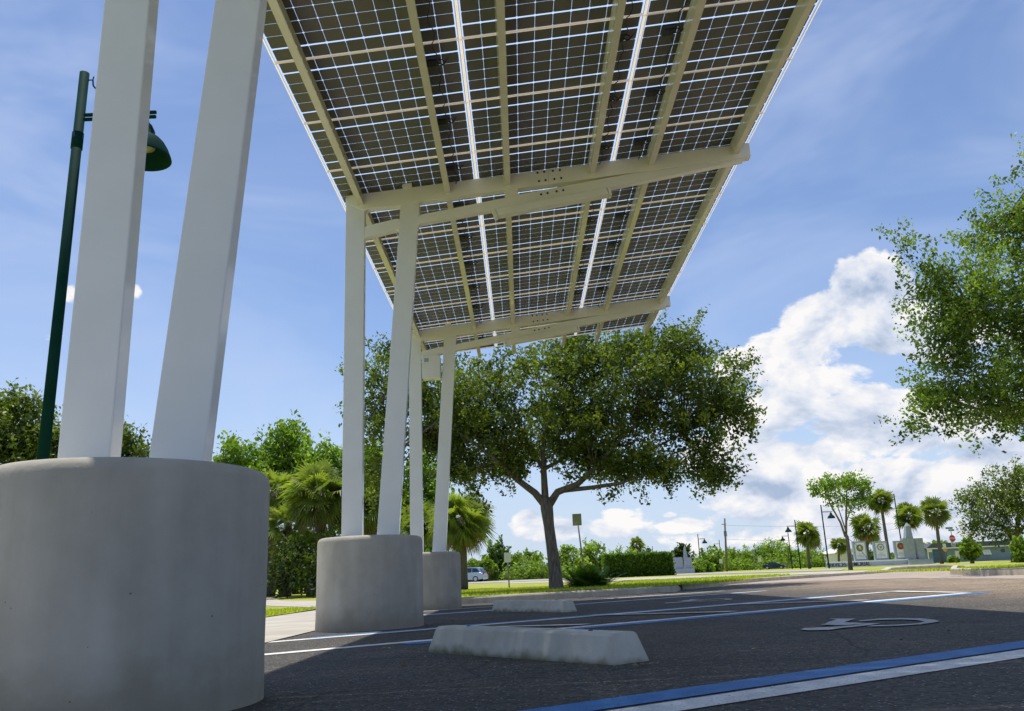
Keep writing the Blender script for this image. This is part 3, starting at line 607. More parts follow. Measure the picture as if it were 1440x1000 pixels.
stop((-.37, 11.95), (.56, 10.50), .20, 'smaller distant wheel stop between pier and curb')
# dry leaves on the asphalt
V = []; 
spots = [((903, 936), .05, 5), ((700, 930), .15, 8), ((780, 938), .2, 6), ((478, 916), .4, 5), ((590, 912), .2, 5), ((1160, 908), .3, 3), ((1300, 880), 1, 6), ((520, 935), .6, 5)]
for (u, v), s, k in spots:
    x, y = hit(u, v, T)
    for _ in range(k):
        a = random.uniform(0, 6.28); X, Yy = x+random.gauss(0, s), y+random.gauss(0, s*.5); l = random.uniform(.012, .028); dx, dy = math.cos(a)*l, math.sin(a)*l; z = T(X, Yy)+.006
        V.append([(X-dx, Yy-dy, z), (X+dy*.4, Yy-dx*.4, z+random.uniform(.002, .012)), (X+dx, Yy+dy, z+.003), (X-dy*.4, Yy+dx*.4, z+random.uniform(0, .01))])
o = quads_mesh('leaf_litter', np.array(V), rng.random(len(V)), 'deadleaf'); tag(o, 'small dry leaves scattered on the asphalt', 'leaf litter', kind='stuff')

# ------------------------------------------------------------------ street lamps
def lamp(name, label, base, H, r, armdir, scale=1.0, group='green street lamps', detail=True):
    root = empty(name, base, label, 'street lamp', group); s = scale
    MB().tube([(0, 0, -.1), (0, 0, H)], [r*1.15, r], 16).build('pole', 'green_metal', root)
    if detail:
        MB().lathe([(r*1.9, 0), (r*1.9, .05), (r*1.5, .08), (r*1.3, .3), (r*1.15, .33)], seg=20).build('base', 'green_metal', root)
        MB().tube([(0, 0, H-.93*s), (0, 0, H-.74*s)], r*1.18, 16).build('collar', 'green_metal', root)
    za = H-.55*s; al = .83*s; d = armdir
    mb = MB(); a0, a1 = (0, al) if d > 0 else (-al, 0)
    mb.box(a0, a1, -.014*s, .014*s, za+.012*s, za+.042*s).box(a0, a1, -.014*s, .014*s, za-.042*s, za-.012*s).build('arm', 'green_metal', root)
    if detail:
        MB().tube([(d*r, 0, H-.09*s), (d*(r+.05*s), 0, H-.09*s), (d*(r+.055*s), 0, H-.05*s)], .008*s, 6).tube([(d*(r+.05*s), 0, H-.09*s), (d*(r+.06*s), 0, H-.16*s), (d*(r+.09*s), 0, H-.20*s)], .009*s, 6).build('hook', 'green_metal', root)
    cx = d*(al-.12*s)
    prof = [(.045, -.04), (.05, -.07), (.085, -.10), (.115, -.15), (.125, -.21), (.185, -.225), (.225, -.26), (.262, -.31), (.30, -.385), (.304, -.40), (.288, -.395), (.23, -.31), (.14, -.25), (.09, -.24)]
    MB().lathe([(p*s, za+q*1.3*s) for p, q in prof], cx, 0, 32, cap=False).build('lamp_shade', 'green_metal', root, recalc=False)
    MB().lathe([(.14*s, za-.34*s), (.13*s, za-.39*s), (.05*s, za-.42*s)], cx, 0, 20).build('lens', 'lampin', root)
    return root
pb = foot(57, 8.0, 640, T); pt = at(119, 103, 8.0)
pb = Vector((at(50, 700, 8).x, 8.0, T(-4.7, 8)))
lamp('street_lamp', 'tall dark green street lamp rising behind the nearest pier', (pt.x-.0, 8.0, T(-4.7, 8)), pt.z-T(-4.7, 8), .050, 1, 1.0)

# ------------------------------------------------------------------ vegetation placing
def E(u, v, Y, ru, rv, rd=None): return (at(u, v, Y), (ru*px(Y), (rd if rd else ru*px(Y)*.8), rv*px(Y)))
def P4(u, v, Y, r): p = at(u, v, Y); return (p.x, p.y, p.z, r)
YO = 20.0; pb = foot(783, YO, 829)
tree('oak_tree', 'large spreading oak with a thick trunk standing behind the solar roof', 'tree', pb,
     [(pb.x, pb.y, pb.z-.1, .24), (pb.x-.01, pb.y, pb.z+.06, .175), P4(780, 800, YO, .145), P4(776, 770, YO, .13), P4(772, 740, YO, .125), P4(769, 715, YO, .15), P4(767, 700, YO, .13)],
     [[P4(768, 712, YO, .1), P4(752, 693, YO, .085), P4(728, 675, YO-.3, .07), P4(706, 655, YO-.5, .055), P4(670, 625, YO-.8, .04), P4(620, 590, YO-1, .02)],
      [P4(767, 706, YO, .09), P4(765, 670, YO+.1, .075), P4(763, 630, YO, .06), P4(775, 585, YO, .045), P4(790, 530, YO, .02)],
      [P4(771, 712, YO, .1), P4(784, 692, YO, .085), P4(812, 681, YO-.3, .07), P4(835, 660, YO-.4, .06), P4(860, 630, YO-.5, .045), P4(905, 585, YO-.4, .02)],
      [P4(790, 690, YO, .06), P4(830, 686, YO-.4, .05), P4(870, 680, YO-.8, .04), P4(905, 668, YO-1, .02)],
      [P4(764, 660, YO, .05), P4(735, 610, YO+.4, .04), P4(715, 550, YO+.5, .02)],
      [P4(835, 660, YO-.4, .045), P4(900, 640, YO, .035), P4(960, 610, YO, .02)],
      [P4(700, 650, YO-.5, .04), P4(640, 560, YO, .03), P4(560, 530, YO, .015)],
      [P4(765, 660, YO, .05), P4(800, 640, YO+.8, .04), P4(830, 580, YO+1, .02)]],
     [E(760, 560, YO, 115, 78, 2.4), E(870, 545, YO, 115, 75, 2.4), E(955, 560, YO, 85, 75, 2), E(990, 640, YO, 42, 48, 1.2), E(650, 565, YO, 75, 70, 2), E(565, 545, YO, 62, 50, 1.6), E(690, 640, YO, 52, 42, 1.6), E(905, 655, YO, 78, 27, 1.6), E(890, 500, YO, 95, 35, 1.6), E(530, 590, YO, 42, 55, 1.2), E(1010, 570, YO, 45, 45, 1.2), E(960, 505, YO, 50, 38, 1), E(800, 490, YO, 60, 25, 1.2), E(830, 610, YO, 70, 45, 2), E(630, 620, YO, 40, 45, 1.3), E(530, 670, YO, 30, 45, 1), E(655, 668, YO, 45, 24, 1.2), E(1002, 672, YO, 24, 26, .8), E(720, 662, YO, 40, 18, 1), E(1035, 560, YO, 28, 24, .8), E(560, 500, YO, 35, 22, 1), E(880, 668, YO-.5, 50, 20, 1), E(745, 632, YO+.6, 48, 32, 1.4), E(832, 645, YO+.6, 55, 26, 1.4), E(640, 600, YO, 60, 45, 1.6), E(1042, 595, YO, 20, 14, .5), E(965, 474, YO, 38, 15, .7), E(500, 520, YO, 24, 15, .6), E(1030, 520, YO, 24, 16, .6)],
     'oakleaf', 11.5, 80, .084, .62, .115, twigs=260, shell=.42)
YR = 19.0
rb = Vector((13.6, YR, L(13.6, YR)))
tree('shade_tree', 'leafy tree with fine sprays entering from the right edge', 'tree', rb,
     [(rb.x, rb.y, rb.z-.1, .25), (rb.x-.1, YR, 1.5, .2), (rb.x, YR, 2.8, .17)],
     [[(rb.x, YR, 2.6, .12), P4(1520, 560, YR, .08), P4(1440, 480, YR, .05), P4(1360, 440, YR, .02)], [(rb.x, YR, 2.7, .12), P4(1560, 480, YR, .09), P4(1480, 380, YR, .05), P4(1420, 300, YR, .02)], [(rb.x, YR, 2.6, .1), P4(1500, 610, YR, .06), P4(1420, 590, YR, .04), P4(1330, 560, YR, .015)]],
     [E(1385, 430, YR, 95, 85, 2), E(1425, 330, YR, 75, 60, 1.6), E(1320, 400, YR, 42, 48, 1), E(1335, 480, YR, 45, 50, 1.2), E(1390, 555, YR, 90, 60, 2), E(1310, 560, YR, 38, 38, 1), E(1490, 290, YR, 70, 75, 2), E(1520, 450, YR, 120, 120, 2.6), E(1490, 580, YR, 90, 50, 2), E(1278, 345, YR, 18, 22, .4), E(1275, 445, YR, 14, 10, .3), E(1460, 230, YR, 22, 30, .5), E(1285, 600, YR, 28, 14, .4)],
     'shadeleaf', 17, 56, .085, .62, .11, twigs=240, shell=.25)
# young tree near the memorial
YT = 43; yb = foot(1196, YT, 801)
tree('young_tree', 'slender young tree with forked trunk in front of the memorial sign', 'tree', yb,
     [(yb.x, YT, yb.z-.1, .12), P4(1195, 785, YT, .10), P4(1191, 755, YT, .09), P4(1188, 750, YT, .08)],
     [[P4(1189, 755, YT, .06), P4(1182, 735, YT, .05), P4(1168, 710, YT, .035), P4(1160, 690, YT, .02)], [P4(1190, 755, YT, .06), P4(1190, 720, YT, .05), P4(1191, 690, YT, .03)], [P4(1190, 748, YT, .035), P4(1184, 730, YT, .03), P4(1178, 712, YT, .02)], [P4(1190, 735, YT, .03), P4(1200, 705, YT, .02)],
      [P4(1192, 757, YT, .012), P4(1203, 765, YT-.6, .012), P4(1222, 788, YT-1.5, .012)]],
     [E(1162, 683, YT, 24, 13, .8), E(1200, 678, YT, 24, 12, .8), E(1216, 690, YT, 12, 14, .5), E(1147, 690, YT, 12, 8, .4), E(1192, 706, YT, 14, 14, .5), E(1172, 700, YT, 12, 12, .4), E(1210, 706, YT, 10, 10, .4)],
     'brightleaf', 20, 26, .13, .45, .13, twigs=40, shell=.3)
# live oak at right
YQ = 52; qb = foot(1428, YQ, 790)
tree('oak_tree', 'grey-green oak in front of the blue house near the right edge', 'tree', qb,
     [(qb.x, YQ, qb.z-.1, .28), P4(1427, 775, YQ, .22), P4(1426, 755, YQ, .19)],
     [[P4(1426, 757, YQ, .14), P4(1412, 742, YQ, .1), P4(1395, 730, YQ, .06), P4(1375, 715, YQ, .03)], [P4(1427, 757, YQ, .14), P4(1432, 730, YQ, .1), P4(1430, 700, YQ, .04)], [P4(1427, 757, YQ, .1), P4(1450, 730, YQ, .06)]],
     [E(1390, 715, YQ, 40, 32, 1.8), E(1415, 690, YQ, 38, 35, 1.8), E(1365, 705, YQ, 20, 24, .9), E(1440, 720, YQ, 40, 40, 1.8), E(1372, 745, YQ, 25, 16, 1), E(1405, 750, YQ, 28, 16, 1), E(1435, 670, YQ, 30, 22, 1)],
     'oakleaf', 8, 34, .14, .75, .17, twigs=40, shell=.3)
bb = foot(1367, 60, 789); shrub('small_tree', 'small lime green tree in front of the blue house', bb, 14*px(60), 19*px(60), 'farleaf', .2, 6, cat='tree', lift=.3)
bb = foot(1437, 47, 790); shrub('bush', 'loose green bush at the foot of the grey-green oak', bb, 13*px(47), 22*px(47), 'farleaf', .17, 9)
bb = foot(1341, 110, 790); shrub('bush', 'small bright bush beside the dark garage of the blue house', bb, 7*px(110), 5*px(110), 'farleaf', .3, 9)

# left belt of woodland: broadleaf tops behind cabbage palms
YV = 30
def woods(u, v, Y, ru, rv, label, leaf='brightleaf', size=.17, per=13, extra=()):
    bs = foot(u, Y, 825); tr = [(bs.x, Y, bs.z-.2, .16), (bs.x+.1, Y, bs.z+2, .13), (at(u, v+rv*.4, Y).x, Y, at(u, v+rv*.4, Y).z, .09)]
    bl = [E(u, v, Y, ru, rv)]+[E(u+a*ru, v+c*rv, Y-random.uniform(.2, .8), ru*s, rv*s) for a, c, s in ((-.6, .3, .5), (.6, .25, .5), (0, -.55, .5), (-.3, .7, .6), (.4, .8, .6), (.8, .9, .4), (-.8, .9, .4))]+[E(*e) for e in extra]
    return tree('broadleaf_tree', label, 'tree', bs, tr, [], bl, leaf, per, 34, size, .55, .22, group='trees of the woodland belt', twigs=30, shell=.3)
woods(330, 660, 34, 38, 42, 'bright green tree just right of the nearest pier columns')
woods(402, 645, 35, 52, 52, 'tallest rounded green tree of the woodland behind the palms')
woods(462, 665, 34, 38, 42, 'green tree directly left of the middle frame column', extra=())
woods(520, 680, 36, 45, 60, 'green tree seen between the columns of the middle frame')
woods(590, 690, 37, 40, 62, 'green tree seen between middle and farthest columns', 'brightleaf')
woods(20, 610, 36, 62, 62, 'dense green tree at the far left edge behind the lamp post', 'oakleaf', .17, 13, ((80, 640, 36, 45, 55), (-50, 620, 36, 50, 60)))
woods(165, 640, 36, 42, 50, 'green tree seen between the two nearest white columns', 'oakleaf', .17, 13)
woods(265, 680, 36, 45, 30, 'low green tree hidden mostly by the nearest pier', 'oakleaf', .17, 13)
# dark understorey
for u, v, ru, rv, lb in ((340, 770, 60, 62, 'dark shaded thicket right of the nearest pier'), (430, 780, 60, 58, 'dark shaded thicket under the cabbage palms'), (520, 780, 60, 55, 'dark thicket behind the middle pier'), (600, 775, 38, 50, 'dark thicket behind the farthest pier'), (240, 770, 60, 65, 'dark thicket behind the nearest pier'), (60, 760, 130, 90, 'dark thicket at the far left behind the nearest pier')):
    bs = foot(u, 33, 830); tree('thicket', lb, 'bush', bs, [(bs.x, 33, bs.z-.2, .08), (bs.x, 33, bs.z+1, .05)], [], [E(u, v, 33, ru, rv, 1.2), E(u-ru*.3, v+rv*.5, 32.5, ru*.6, rv*.5, .8), E(u+ru*.4, v+rv*.55, 32.5, ru*.6, rv*.5, .8)], 'hedgeleaf', 12, 34, .16, .5, .25, group='dark thickets of the woodland', twigs=6, shell=.05, cname='foliage')
for u, ru, lb in ((398, 34, 'low dark undergrowth right of the nearest pier'), (455, 34, 'low dark undergrowth left of the middle pier'), (525, 45, 'low dark undergrowth behind the middle pier'), (340, 45, 'low dark undergrowth behind the nearest pier')):
    bs = foot(u, 26.6, 832); tree('undergrowth', lb, 'bush', bs, None, [], [E(u, 806, 26.6, ru, 34, .5), E(u+ru*.3, 775, 27.2, ru*.7, 30, .4)], 'darkleaf', 16, 34, .12, .4, .2, group='undergrowth of the woodland edge', shell=.05, cname='foliage')
pg = 'cabbage palms of the woodland belt'
for (u, v, Y, rc, lb, nf) in ((452, 690, 28.5, 62, 'shaggy yellow-green cabbage palm just left of the middle pier columns', 46), (405, 735, 29, 45, 'lower palm fronds between nearest and middle piers', 26), (385, 690, 30, 46, 'pale young palm right of the nearest pier', 26), (440, 770, 28, 40, 'small palm with fronds near the ground left of the middle pier', 20),
    (520, 705, 29, 50, 'cabbage palm seen between the middle frame columns', 34), (648, 728, 27, 52, 'drooping cabbage palm right of the farthest frame columns', 48), (345, 745, 29.5, 36, 'small palm tucked against the right side of the nearest pier', 18), (590, 735, 29, 42, 'cabbage palm half hidden behind the farthest columns', 28)):
    p = at(u, v, Y); g = L(p.x, Y); hh = p.z-g
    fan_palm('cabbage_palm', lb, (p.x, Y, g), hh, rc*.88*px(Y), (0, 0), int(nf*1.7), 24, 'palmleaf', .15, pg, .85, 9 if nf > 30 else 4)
# cycad-like bush beside the oak
def cycad(u, Y, v, rr, label):
    bs = foot(u, Y, v); root = empty('cycad_bush', bs, label, 'bush'); V, tn = [], []
    for k in range(120):
        az = random.uniform(0, 6.28); el = R(random.uniform(5, 85)); l = rr*random.uniform(.7, 1.1); st = Vector((random.gauss(0, .22), random.gauss(0, .15), 0))
        prev = None
        for j in range(12):
            t = j/11; e = el-t*t*.9; p = st+Vector((math.cos(az)*math.cos(el)*l*t, math.sin(az)*math.cos(el)*l*t, math.sin(el)*l*t-.35*l*t*t))
            if prev is not None:
                d = (p-prev).normalized(); s = d.cross(Vector((0, 0, 1)))
                if s.length < .05: s = Vector((1, 0, 0))
                s.normalize(); ll = .13*math.sin(math.pi*(t*.85+.12))+.03
                for sg in (-1, 1):
                    for q in (0, .5):
                        c = prev.lerp(p, q); tip = c+(s*sg+d*.6+Vector((0, 0, -.15))).normalized()*ll; w = d*.012
                        V.append([list(c-w), list(tip), list(tip+w*.6), list(c+w)]); tn.append(.15+.5*t+random.uniform(-.1, .2))
            prev = p
    quads_mesh('fronds', np.array(V), np.array(tn).clip(0, 1), 'hedgeleaf', root)
    MB().lathe([(.22, -.05), (.2, .15), (.1, .22)], seg=12).build('stem', 'palmbark', root)
cycad(826, 20.6, 826, .78, 'dark green spiky cycad bush right beside the oak trunk')
# clipped hedge
def hedge(u0, u1, v0, v1, Y, label):
    a, c = at(u0, v1, Y), at(u1, v1, Y); top = at((u0+u1)/2, v0, Y).z; bs = Vector(((a.x+c.x)/2, Y, L(a.x, Y))); root = empty('hedge', bs, label, 'hedge')
    w, h = (c.x-a.x)/2, top-bs.z; n = 26000
    P = rng.uniform(-1, 1, (n, 3)); ax = rng.integers(0, 3, n); sgn = np.where(rng.random(n) > .35, 1, -1); 
    P[ax == 0, 0] = sgn[ax == 0]; P[ax == 1, 1] = -1; P[ax == 2, 2] = 1
    bump = 1+.05*np.sin(P[:, 0]*19)+.05*rng.normal(size=n)
    P = P*np.array([w, .8, h/2])*bump[:, None]+np.array([0, 0, h/2]); V = leafquads(P, .16)
    quads_mesh('foliage', V, (rng.random(n)*.5+.5*(P[:, 2]/h)).clip(0, 1), 'hedgeleaf', root)
    MB().box(-w*.93, w*.93, -.66, .66, .02, h*.92).build('twigs', M['core'], root)  # dark solid core added inside to close gaps, not modelled twigs
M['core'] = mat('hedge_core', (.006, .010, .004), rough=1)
hedge(853, 942, 780, 810, 62, 'clipped dark green hedge behind the lawn, right of the oak')
# background shrubs and trees
bg = 'green trees along the far side of the road'
for u, vt, hw, Y, lf, lb in ((700, 759, 22, 118, 'hedgeleaf', 'rounded dark tree behind the silver car'), (660, 785, 18, 105, 'farleaf', 'low shrub at the nose of the silver car'), (683, 785, 16, 112, 'farleaf', 'low fan shrub just behind the silver car'), (727, 778, 18, 120, 'farleaf', 'leafy shrub between round tree and oak trunk'), (748, 772, 20, 125, 'farleaf', 'tall shrub directly left of the oak trunk'), (797, 766, 22, 125, 'farleaf', 'tall shrub directly right of the oak trunk'), (838, 756, 26, 128, 'farleaf', 'bright leafy tree behind the cycad bush'), (876, 768, 24, 130, 'farleaf', 'green tree behind the left half of the hedge'), (915, 772, 20, 135, 'hedgeleaf', 'dull green tree behind the right half of the hedge'),
    (964, 763, 15, 135, 'darkleaf', 'dark needle-leaved tree directly behind the small obelisk'), (998, 768, 24, 130, 'farleaf', 'green tree between the first two far lamps'), (1034, 772, 18, 130, 'farleaf', 'green tree just right of the wooden utility pole'), (1062, 765, 22, 135, 'farleaf', 'green tree left of the dark blue car'), (1090, 756, 26, 140, 'farleaf', 'tallest bright tree above the dark blue car'), (1112, 768, 20, 128, 'farleaf', 'lime green tree right of the dark blue car'), (1150, 770, 24, 130, 'farleaf', 'green tree between broad palm and tall lamp'), (1176, 776, 20, 130, 'farleaf', 'green tree behind the left end of the memorial sign'), (1232, 772, 22, 140, 'hedgeleaf', 'dark tree behind the memorial slabs'), (1305, 765, 8, 175, 'hedgeleaf', 'small dark tree at the left end of the blue house'), (820, 784, 14, 105, 'farleaf', 'low bush behind the cycad, left of the hedge')):
    if 1025 < u < 1160: Y += 75
    bs = foot(u, Y, 806); top = at(u, vt, Y).z-bs.z
    shrub('roadside_tree', lb, bs, hw*px(Y), top/1.62, lf, .42, 12, bg, 'tree', nleaf=24 if Y < 150 else 40)
for u, hw, vt, Y, lb in ((1030, 40, 790, 110, 'low bright scrub under the utility pole'), (1100, 60, 786, 112, 'low bright scrub behind the dark blue car'), (985, 18, 790, 112, 'low scrub right of the small monument'), (760, 60, 794, 112, 'low scrub behind the oak trunk'), (1155, 30, 788, 112, 'low scrub left of the memorial sign')):
    if u > 1000: Y += 78
    bs = foot(u, Y, 806); top = at(u, vt, Y).z-bs.z
    shrub('scrub', lb, bs, hw*px(Y), max(.7, top/1.6), 'farleaf', .38, 26, 'low scrub along the road', 'bush', nleaf=26, ry=2)
# distant belt that closes the horizon
P = []; n = 26000
X = rng.uniform(-260, 300, n); Yb = 240+rng.uniform(-12, 12, n); hgt = 3.2+1.6*np.sin(X*.11)+1.1*np.sin(X*.31+1)+.7*np.sin(X*.83)
P = np.stack([X, Yb+20, .1+hgt*np.sqrt(rng.random(n))], axis=1)
o = quads_mesh('distant_woodland', leafquads(P, 1.5), rng.random(n)*.8, 'farleaf'); tag(o, 'hazy green belt of trees closing the horizon', 'woodland', kind='stuff')
# roadside palms (far)
for u, v, rc, Y, ub, lb in ((1135, 748, 20, 95, 1138, 'broad round palm left of the memorial sign'), (1218, 741, 23, 88, 1222, 'bushy palm standing right behind the first memorial slab'), (1238, 703, 20, 84, 1252, 'tall palm with a leaning trunk left of the memorial obelisk'), (1277, 725, 22, 92, 1284, 'palm whose crown hangs behind the obelisk tip'), (1315, 718, 22, 78, 1325, 'tall palm right of the obelisk with a bare leaning trunk'), (895, 765, 12, 150, 895, 'small distant palm above the clipped hedge'), (1180, 765, 13, 120, 1180, 'low round palm left of the forked young tree')):
    tp = at(u, v, Y); bx = at(ub, 795, Y).x; g = L(bx, Y)
    fan_palm('cabbage_palm', lb, (bx, Y, g), tp.z-g, rc*px(Y), (tp.x-bx, 0), 46, 13, 'palmfar', .14 if Y < 130 else .2, 'roadside palms', .55, 5, 2.3)

# ------------------------------------------------------------------ far lamps, poles, signs
for u, vt, vb, d, lb in ((983, 751, 806, 1, 'street lamp just right of the small obelisk'), (1013, 759, 804, -1, 'street lamp just left of the wooden utility pole'), (1111, 747, 800, -1, 'street lamp between bright tree and broad palm'), (1122, 731, 800, -1, 'tall street lamp in front of the broad palm'), (1160, 710, 790, 1, 'tall street lamp left of the forked young tree'), (1266, 694, 790, -1, 'street lamp rising between the palms behind the memorial'), (918, 768, 808, -1, 'distant lamp head above the clipped hedge')):
    ht = 7.4 if u == 1266 else 5.4; Y = ht/((vb-vt)/F_PX)*.985; bs = foot(u+(vb-vt)*.06, Y, vb)
    tp = at(u, vt, Y); lamp('street_lamp', lb, bs, tp.z-bs.z, .055, d, 1.15, detail=False)
def pole(u, v, Y, w, label, wires=True):
    tp = at(u, v, Y); bs = foot(u+3, Y, 803); root = empty('utility_pole', bs, label, 'utility pole'); h = tp.z-bs.z
    MB().tube([(0, 0, -.2), (tp.x-bs.x, 0, h)], [.17, .12], 10).build('pole', 'bark', root)
    MB().box(-.05, .6, -.06, .06, h-.9, h-.8).build('crossarm', 'bark', root)
    MB().lathe([(.2, h-2.6), (.22, h-2.5), (.22, h-1.9), (.15, h-1.8)], .35, 0, 12).build('transformer', 'galv', root)
    for dz, e in ((-1.0, (1440, 715)), (-3.0, (1300, 735))):
        q = at(e[0], e[1], Y+10)-bs; a = Vector((.2, 0, h+dz)); pts = [a.lerp(q, i/16)+Vector((0, 0, -1.2*math.sin(math.pi*i/16))) for i in range(17)]
        MB().tube(pts, .013, 5).build('wire', 'dark', root)
pole(1019, 729, 125, .3, 'tall wooden utility pole with a transformer and wires')
def post_sign(name, label, u, vb, Y, vt, w, h, face, cat='road sign', off=0, shape='rect', back=None):
    bs = foot(u, Y, vb); tp = at(u, vt, Y).z-bs.z; root = empty(name, bs, label, cat)
    MB().tube([(0, .02, -.05), (off, .02, tp-.05)], .022 if Y < 30 else .035, 8).build('post', 'galv', root)
    MB().box(off-w/2, off+w/2, -.012, -.002, tp-h, tp).build('sign_panel', face, root, .0)
    return root, tp
# nearest parking sign behind the cycad, seen from the back, slightly turned
r_, _ = post_sign('parking_sign', 'green-grey back of a parking sign on a thin post above the cycad', 824, 826, 24, 722, 12.5*px(24), 16*px(24), 'sign_back', off=-.14); r_.rotation_euler.z = R(-12)
r_, _ = post_sign('parking_sign', 'small white sign on a thin post left of the oak trunk', 716, 821, 26, 777, 9.5*px(26), 13*px(26), 'sign_white', off=-.02)
for u, v, lb in ((1015, 786, 'small white sign below the second far lamp'), (1070, 784, 'small white sign left of the dark blue car'), (1062, 773, 'thin grey sign back left of the dark blue car')):
    post_sign('road_sign', lb, u, 802, 118, v, .45, .6, 'sign_white' if v > 780 else 'sign_back')
# stop sign with street names
M['red'] = mat('sign_red', (.55, .03, .04), rough=.4); M['gsign'] = mat('sign_green', (.02, .22, .15), rough=.4); M['orange'] = mat('sign_orange', (.8, .34, .02), rough=.4)
def font(body, size, loc, parent, mt, name='lettering', ext=.006, align='CENTER', rx=90):
    c = bpy.data.curves.new(name, 'FONT'); c.body = body; c.size = size; c.extrude = ext; c.offset = size*.03; c.align_x = align; c.align_y = 'CENTER'
    tmp = bpy.data.objects.new('t', c); COL.objects.link(tmp); bpy.context.view_layer.update()
    me = bpy.data.meshes.new_from_object(tmp.evaluated_get(bpy.context.evaluated_depsgraph_get())); bpy.data.objects.remove(tmp)
    me.materials.clear(); o = link(name, me, mt, parent); o.location = loc; o.rotation_euler.x = R(rx); return o
Ys = 75; bs = foot(1345, Ys, 791); rt = empty('stop_sign', bs, 'red stop sign with white plate below and green street name blades', 'stop sign'); s = px(Ys)
hh = lambda v: at(1345, v, Ys).z-bs.z
MB().tube([(0, .03, 0), (0, .03, hh(741))], .035, 8).build('post', 'galv', rt)
rr = 4.4*s; MB().prism([(rr*math.cos(R(22.5+45*k)), (hh(757))+rr*1.1*math.sin(R(22.5+45*k))) for k in range(8)], -.012, 0).build('octagon_panel', 'red', rt)
font('STOP', .2, (0, -.02, hh(757)), rt, 'sign_white')
MB().box(-3*s, 3*s, -.012, 0, hh(771), hh(762.5)).build('plate', 'sign_white', rt)
font('ALL\nWAY', .17, (0, -.02, hh(766.5)), rt, 'text')
MB().box(-7*s, 3*s, -.01, 0, hh(743.5), hh(741)).build('street_name_blade', 'gsign', rt); MB().box(-3*s, 5*s, .05, .06, hh(746.5), hh(744)).build('street_name_blade', 'gsign', rt)
Ys = 85; bs = foot(1332, Ys, 791); rt = empty('warning_sign', bs, 'orange diamond sign with small white plate above it', 'road sign'); s = px(Ys)
hh = lambda v: at(1332, v, Ys).z-bs.z
MB().tube([(0, .03, 0), (0, .03, hh(764))], .03, 8).build('post', 'galv', rt)
MB().prism([(0, hh(776.5)), (3.2*s, hh(773.5)), (0, hh(770.5)), (-3.2*s, hh(773.5))], -.01, 0).build('diamond_panel', 'orange', rt)
MB().box(-2.2*s, 2.2*s, -.01, 0, hh(770), hh(764.5)).build('plate', 'sign_white', rt)
# flag behind the oak
Yf = 60; fp = at(652, 610, Yf); g = L(fp.x, Yf); rt = empty('flag', (fp.x, Yf, g), 'red and white striped flag on a pole behind the oak leaves', 'flag')
MB().tube([(0, 0, 0), (0, 0, fp.z-g+1.0)], .05, 10).build('flagpole', 'sign_white', rt)
M['flagred'] = mat('flag_red', (.6, .02, .03), rough=.7); M['flagwhite'] = mat('flag_white', (.8, .8, .8), rough=.7); M['flagblue'] = mat('flag_blue', (.02, .04, .2), rough=.7)
mb = MB(); fw, fh = 58*px(Yf), 34*px(Yf); zt = fp.z-g+.6
for j in range(13):
    for i in range(14):
        x0, x1 = -fw*i/14, -fw*(i+1)/14; wv = lambda x: .15*math.sin(x*5)
        c = 2 if (i < 6 and j < 7) else (0 if j % 2 == 0 else 1)
        mb.poly([(x0, wv(x0), zt-fh*j/13-.05*abs(x0)), (x1, wv(x1), zt-fh*j/13-.05*abs(x1)), (x1, wv(x1), zt-fh*(j+1)/13-.05*abs(x1)), (x0, wv(x0), zt-fh*(j+1)/13-.05*abs(x0))], c)
mb.build('cloth', ['flagred', 'flagwhite', 'flagblue'], rt)

# ------------------------------------------------------------------ memorials
Ym = 80; s = px(Ym); ob = foot(1240, Ym, 797)
rt = empty('memorial', ob, 'grey services memorial with lettered wall, three emblem slabs and obelisk', 'memorial')
X = lambda u, v=790, dy=0: at(u, v, Ym+dy).x-ob.x
Z = lambda u, v, dy=0: at(u, v, Ym+dy).z-ob.z
zb = -.1; wt = Z(1220, 788.2)
MB().box(X(1166), X(1277), 0, .7, zb, wt-.12).build('sign_wall', 'mon', rt); MB().box(X(1165), X(1277.5), -.08, .78, wt-.118, wt).build('coping', 'monw', rt)
MB().box(X(1163), X(1312), -.5, 1.2, zb, .08).build('footing', 'monw', rt)
font('SERVICES MEMORIAL', .66, ((X(1167.5)+X(1219))/2, -.006, (wt-.1)/2+.03), rt, 'text', ext=.01).scale = (.66, 1, 1)
M['gold'] = mat('emblem_gold', (.28, .24, .04), rough=.5); M['olive'] = mat('emblem_olive', (.07, .08, .02), rough=.5); M['navy'] = mat('emblem_navy', (.05, .07, .12), rough=.5); M['marine'] = mat('emblem_red', (.42, .05, .02), rough=.5); M['pale'] = mat('emblem_pale', (.7, .7, .72), rough=.5)
def disc(cx, cz, r, y, mt, nm, parent, seg=24): return MB().prism([(cx+r*math.cos(2*math.pi*k/seg), cz+r*math.sin(2*math.pi*k/seg)) for k in range(seg)], y-.01, y).build(nm, mt, parent)
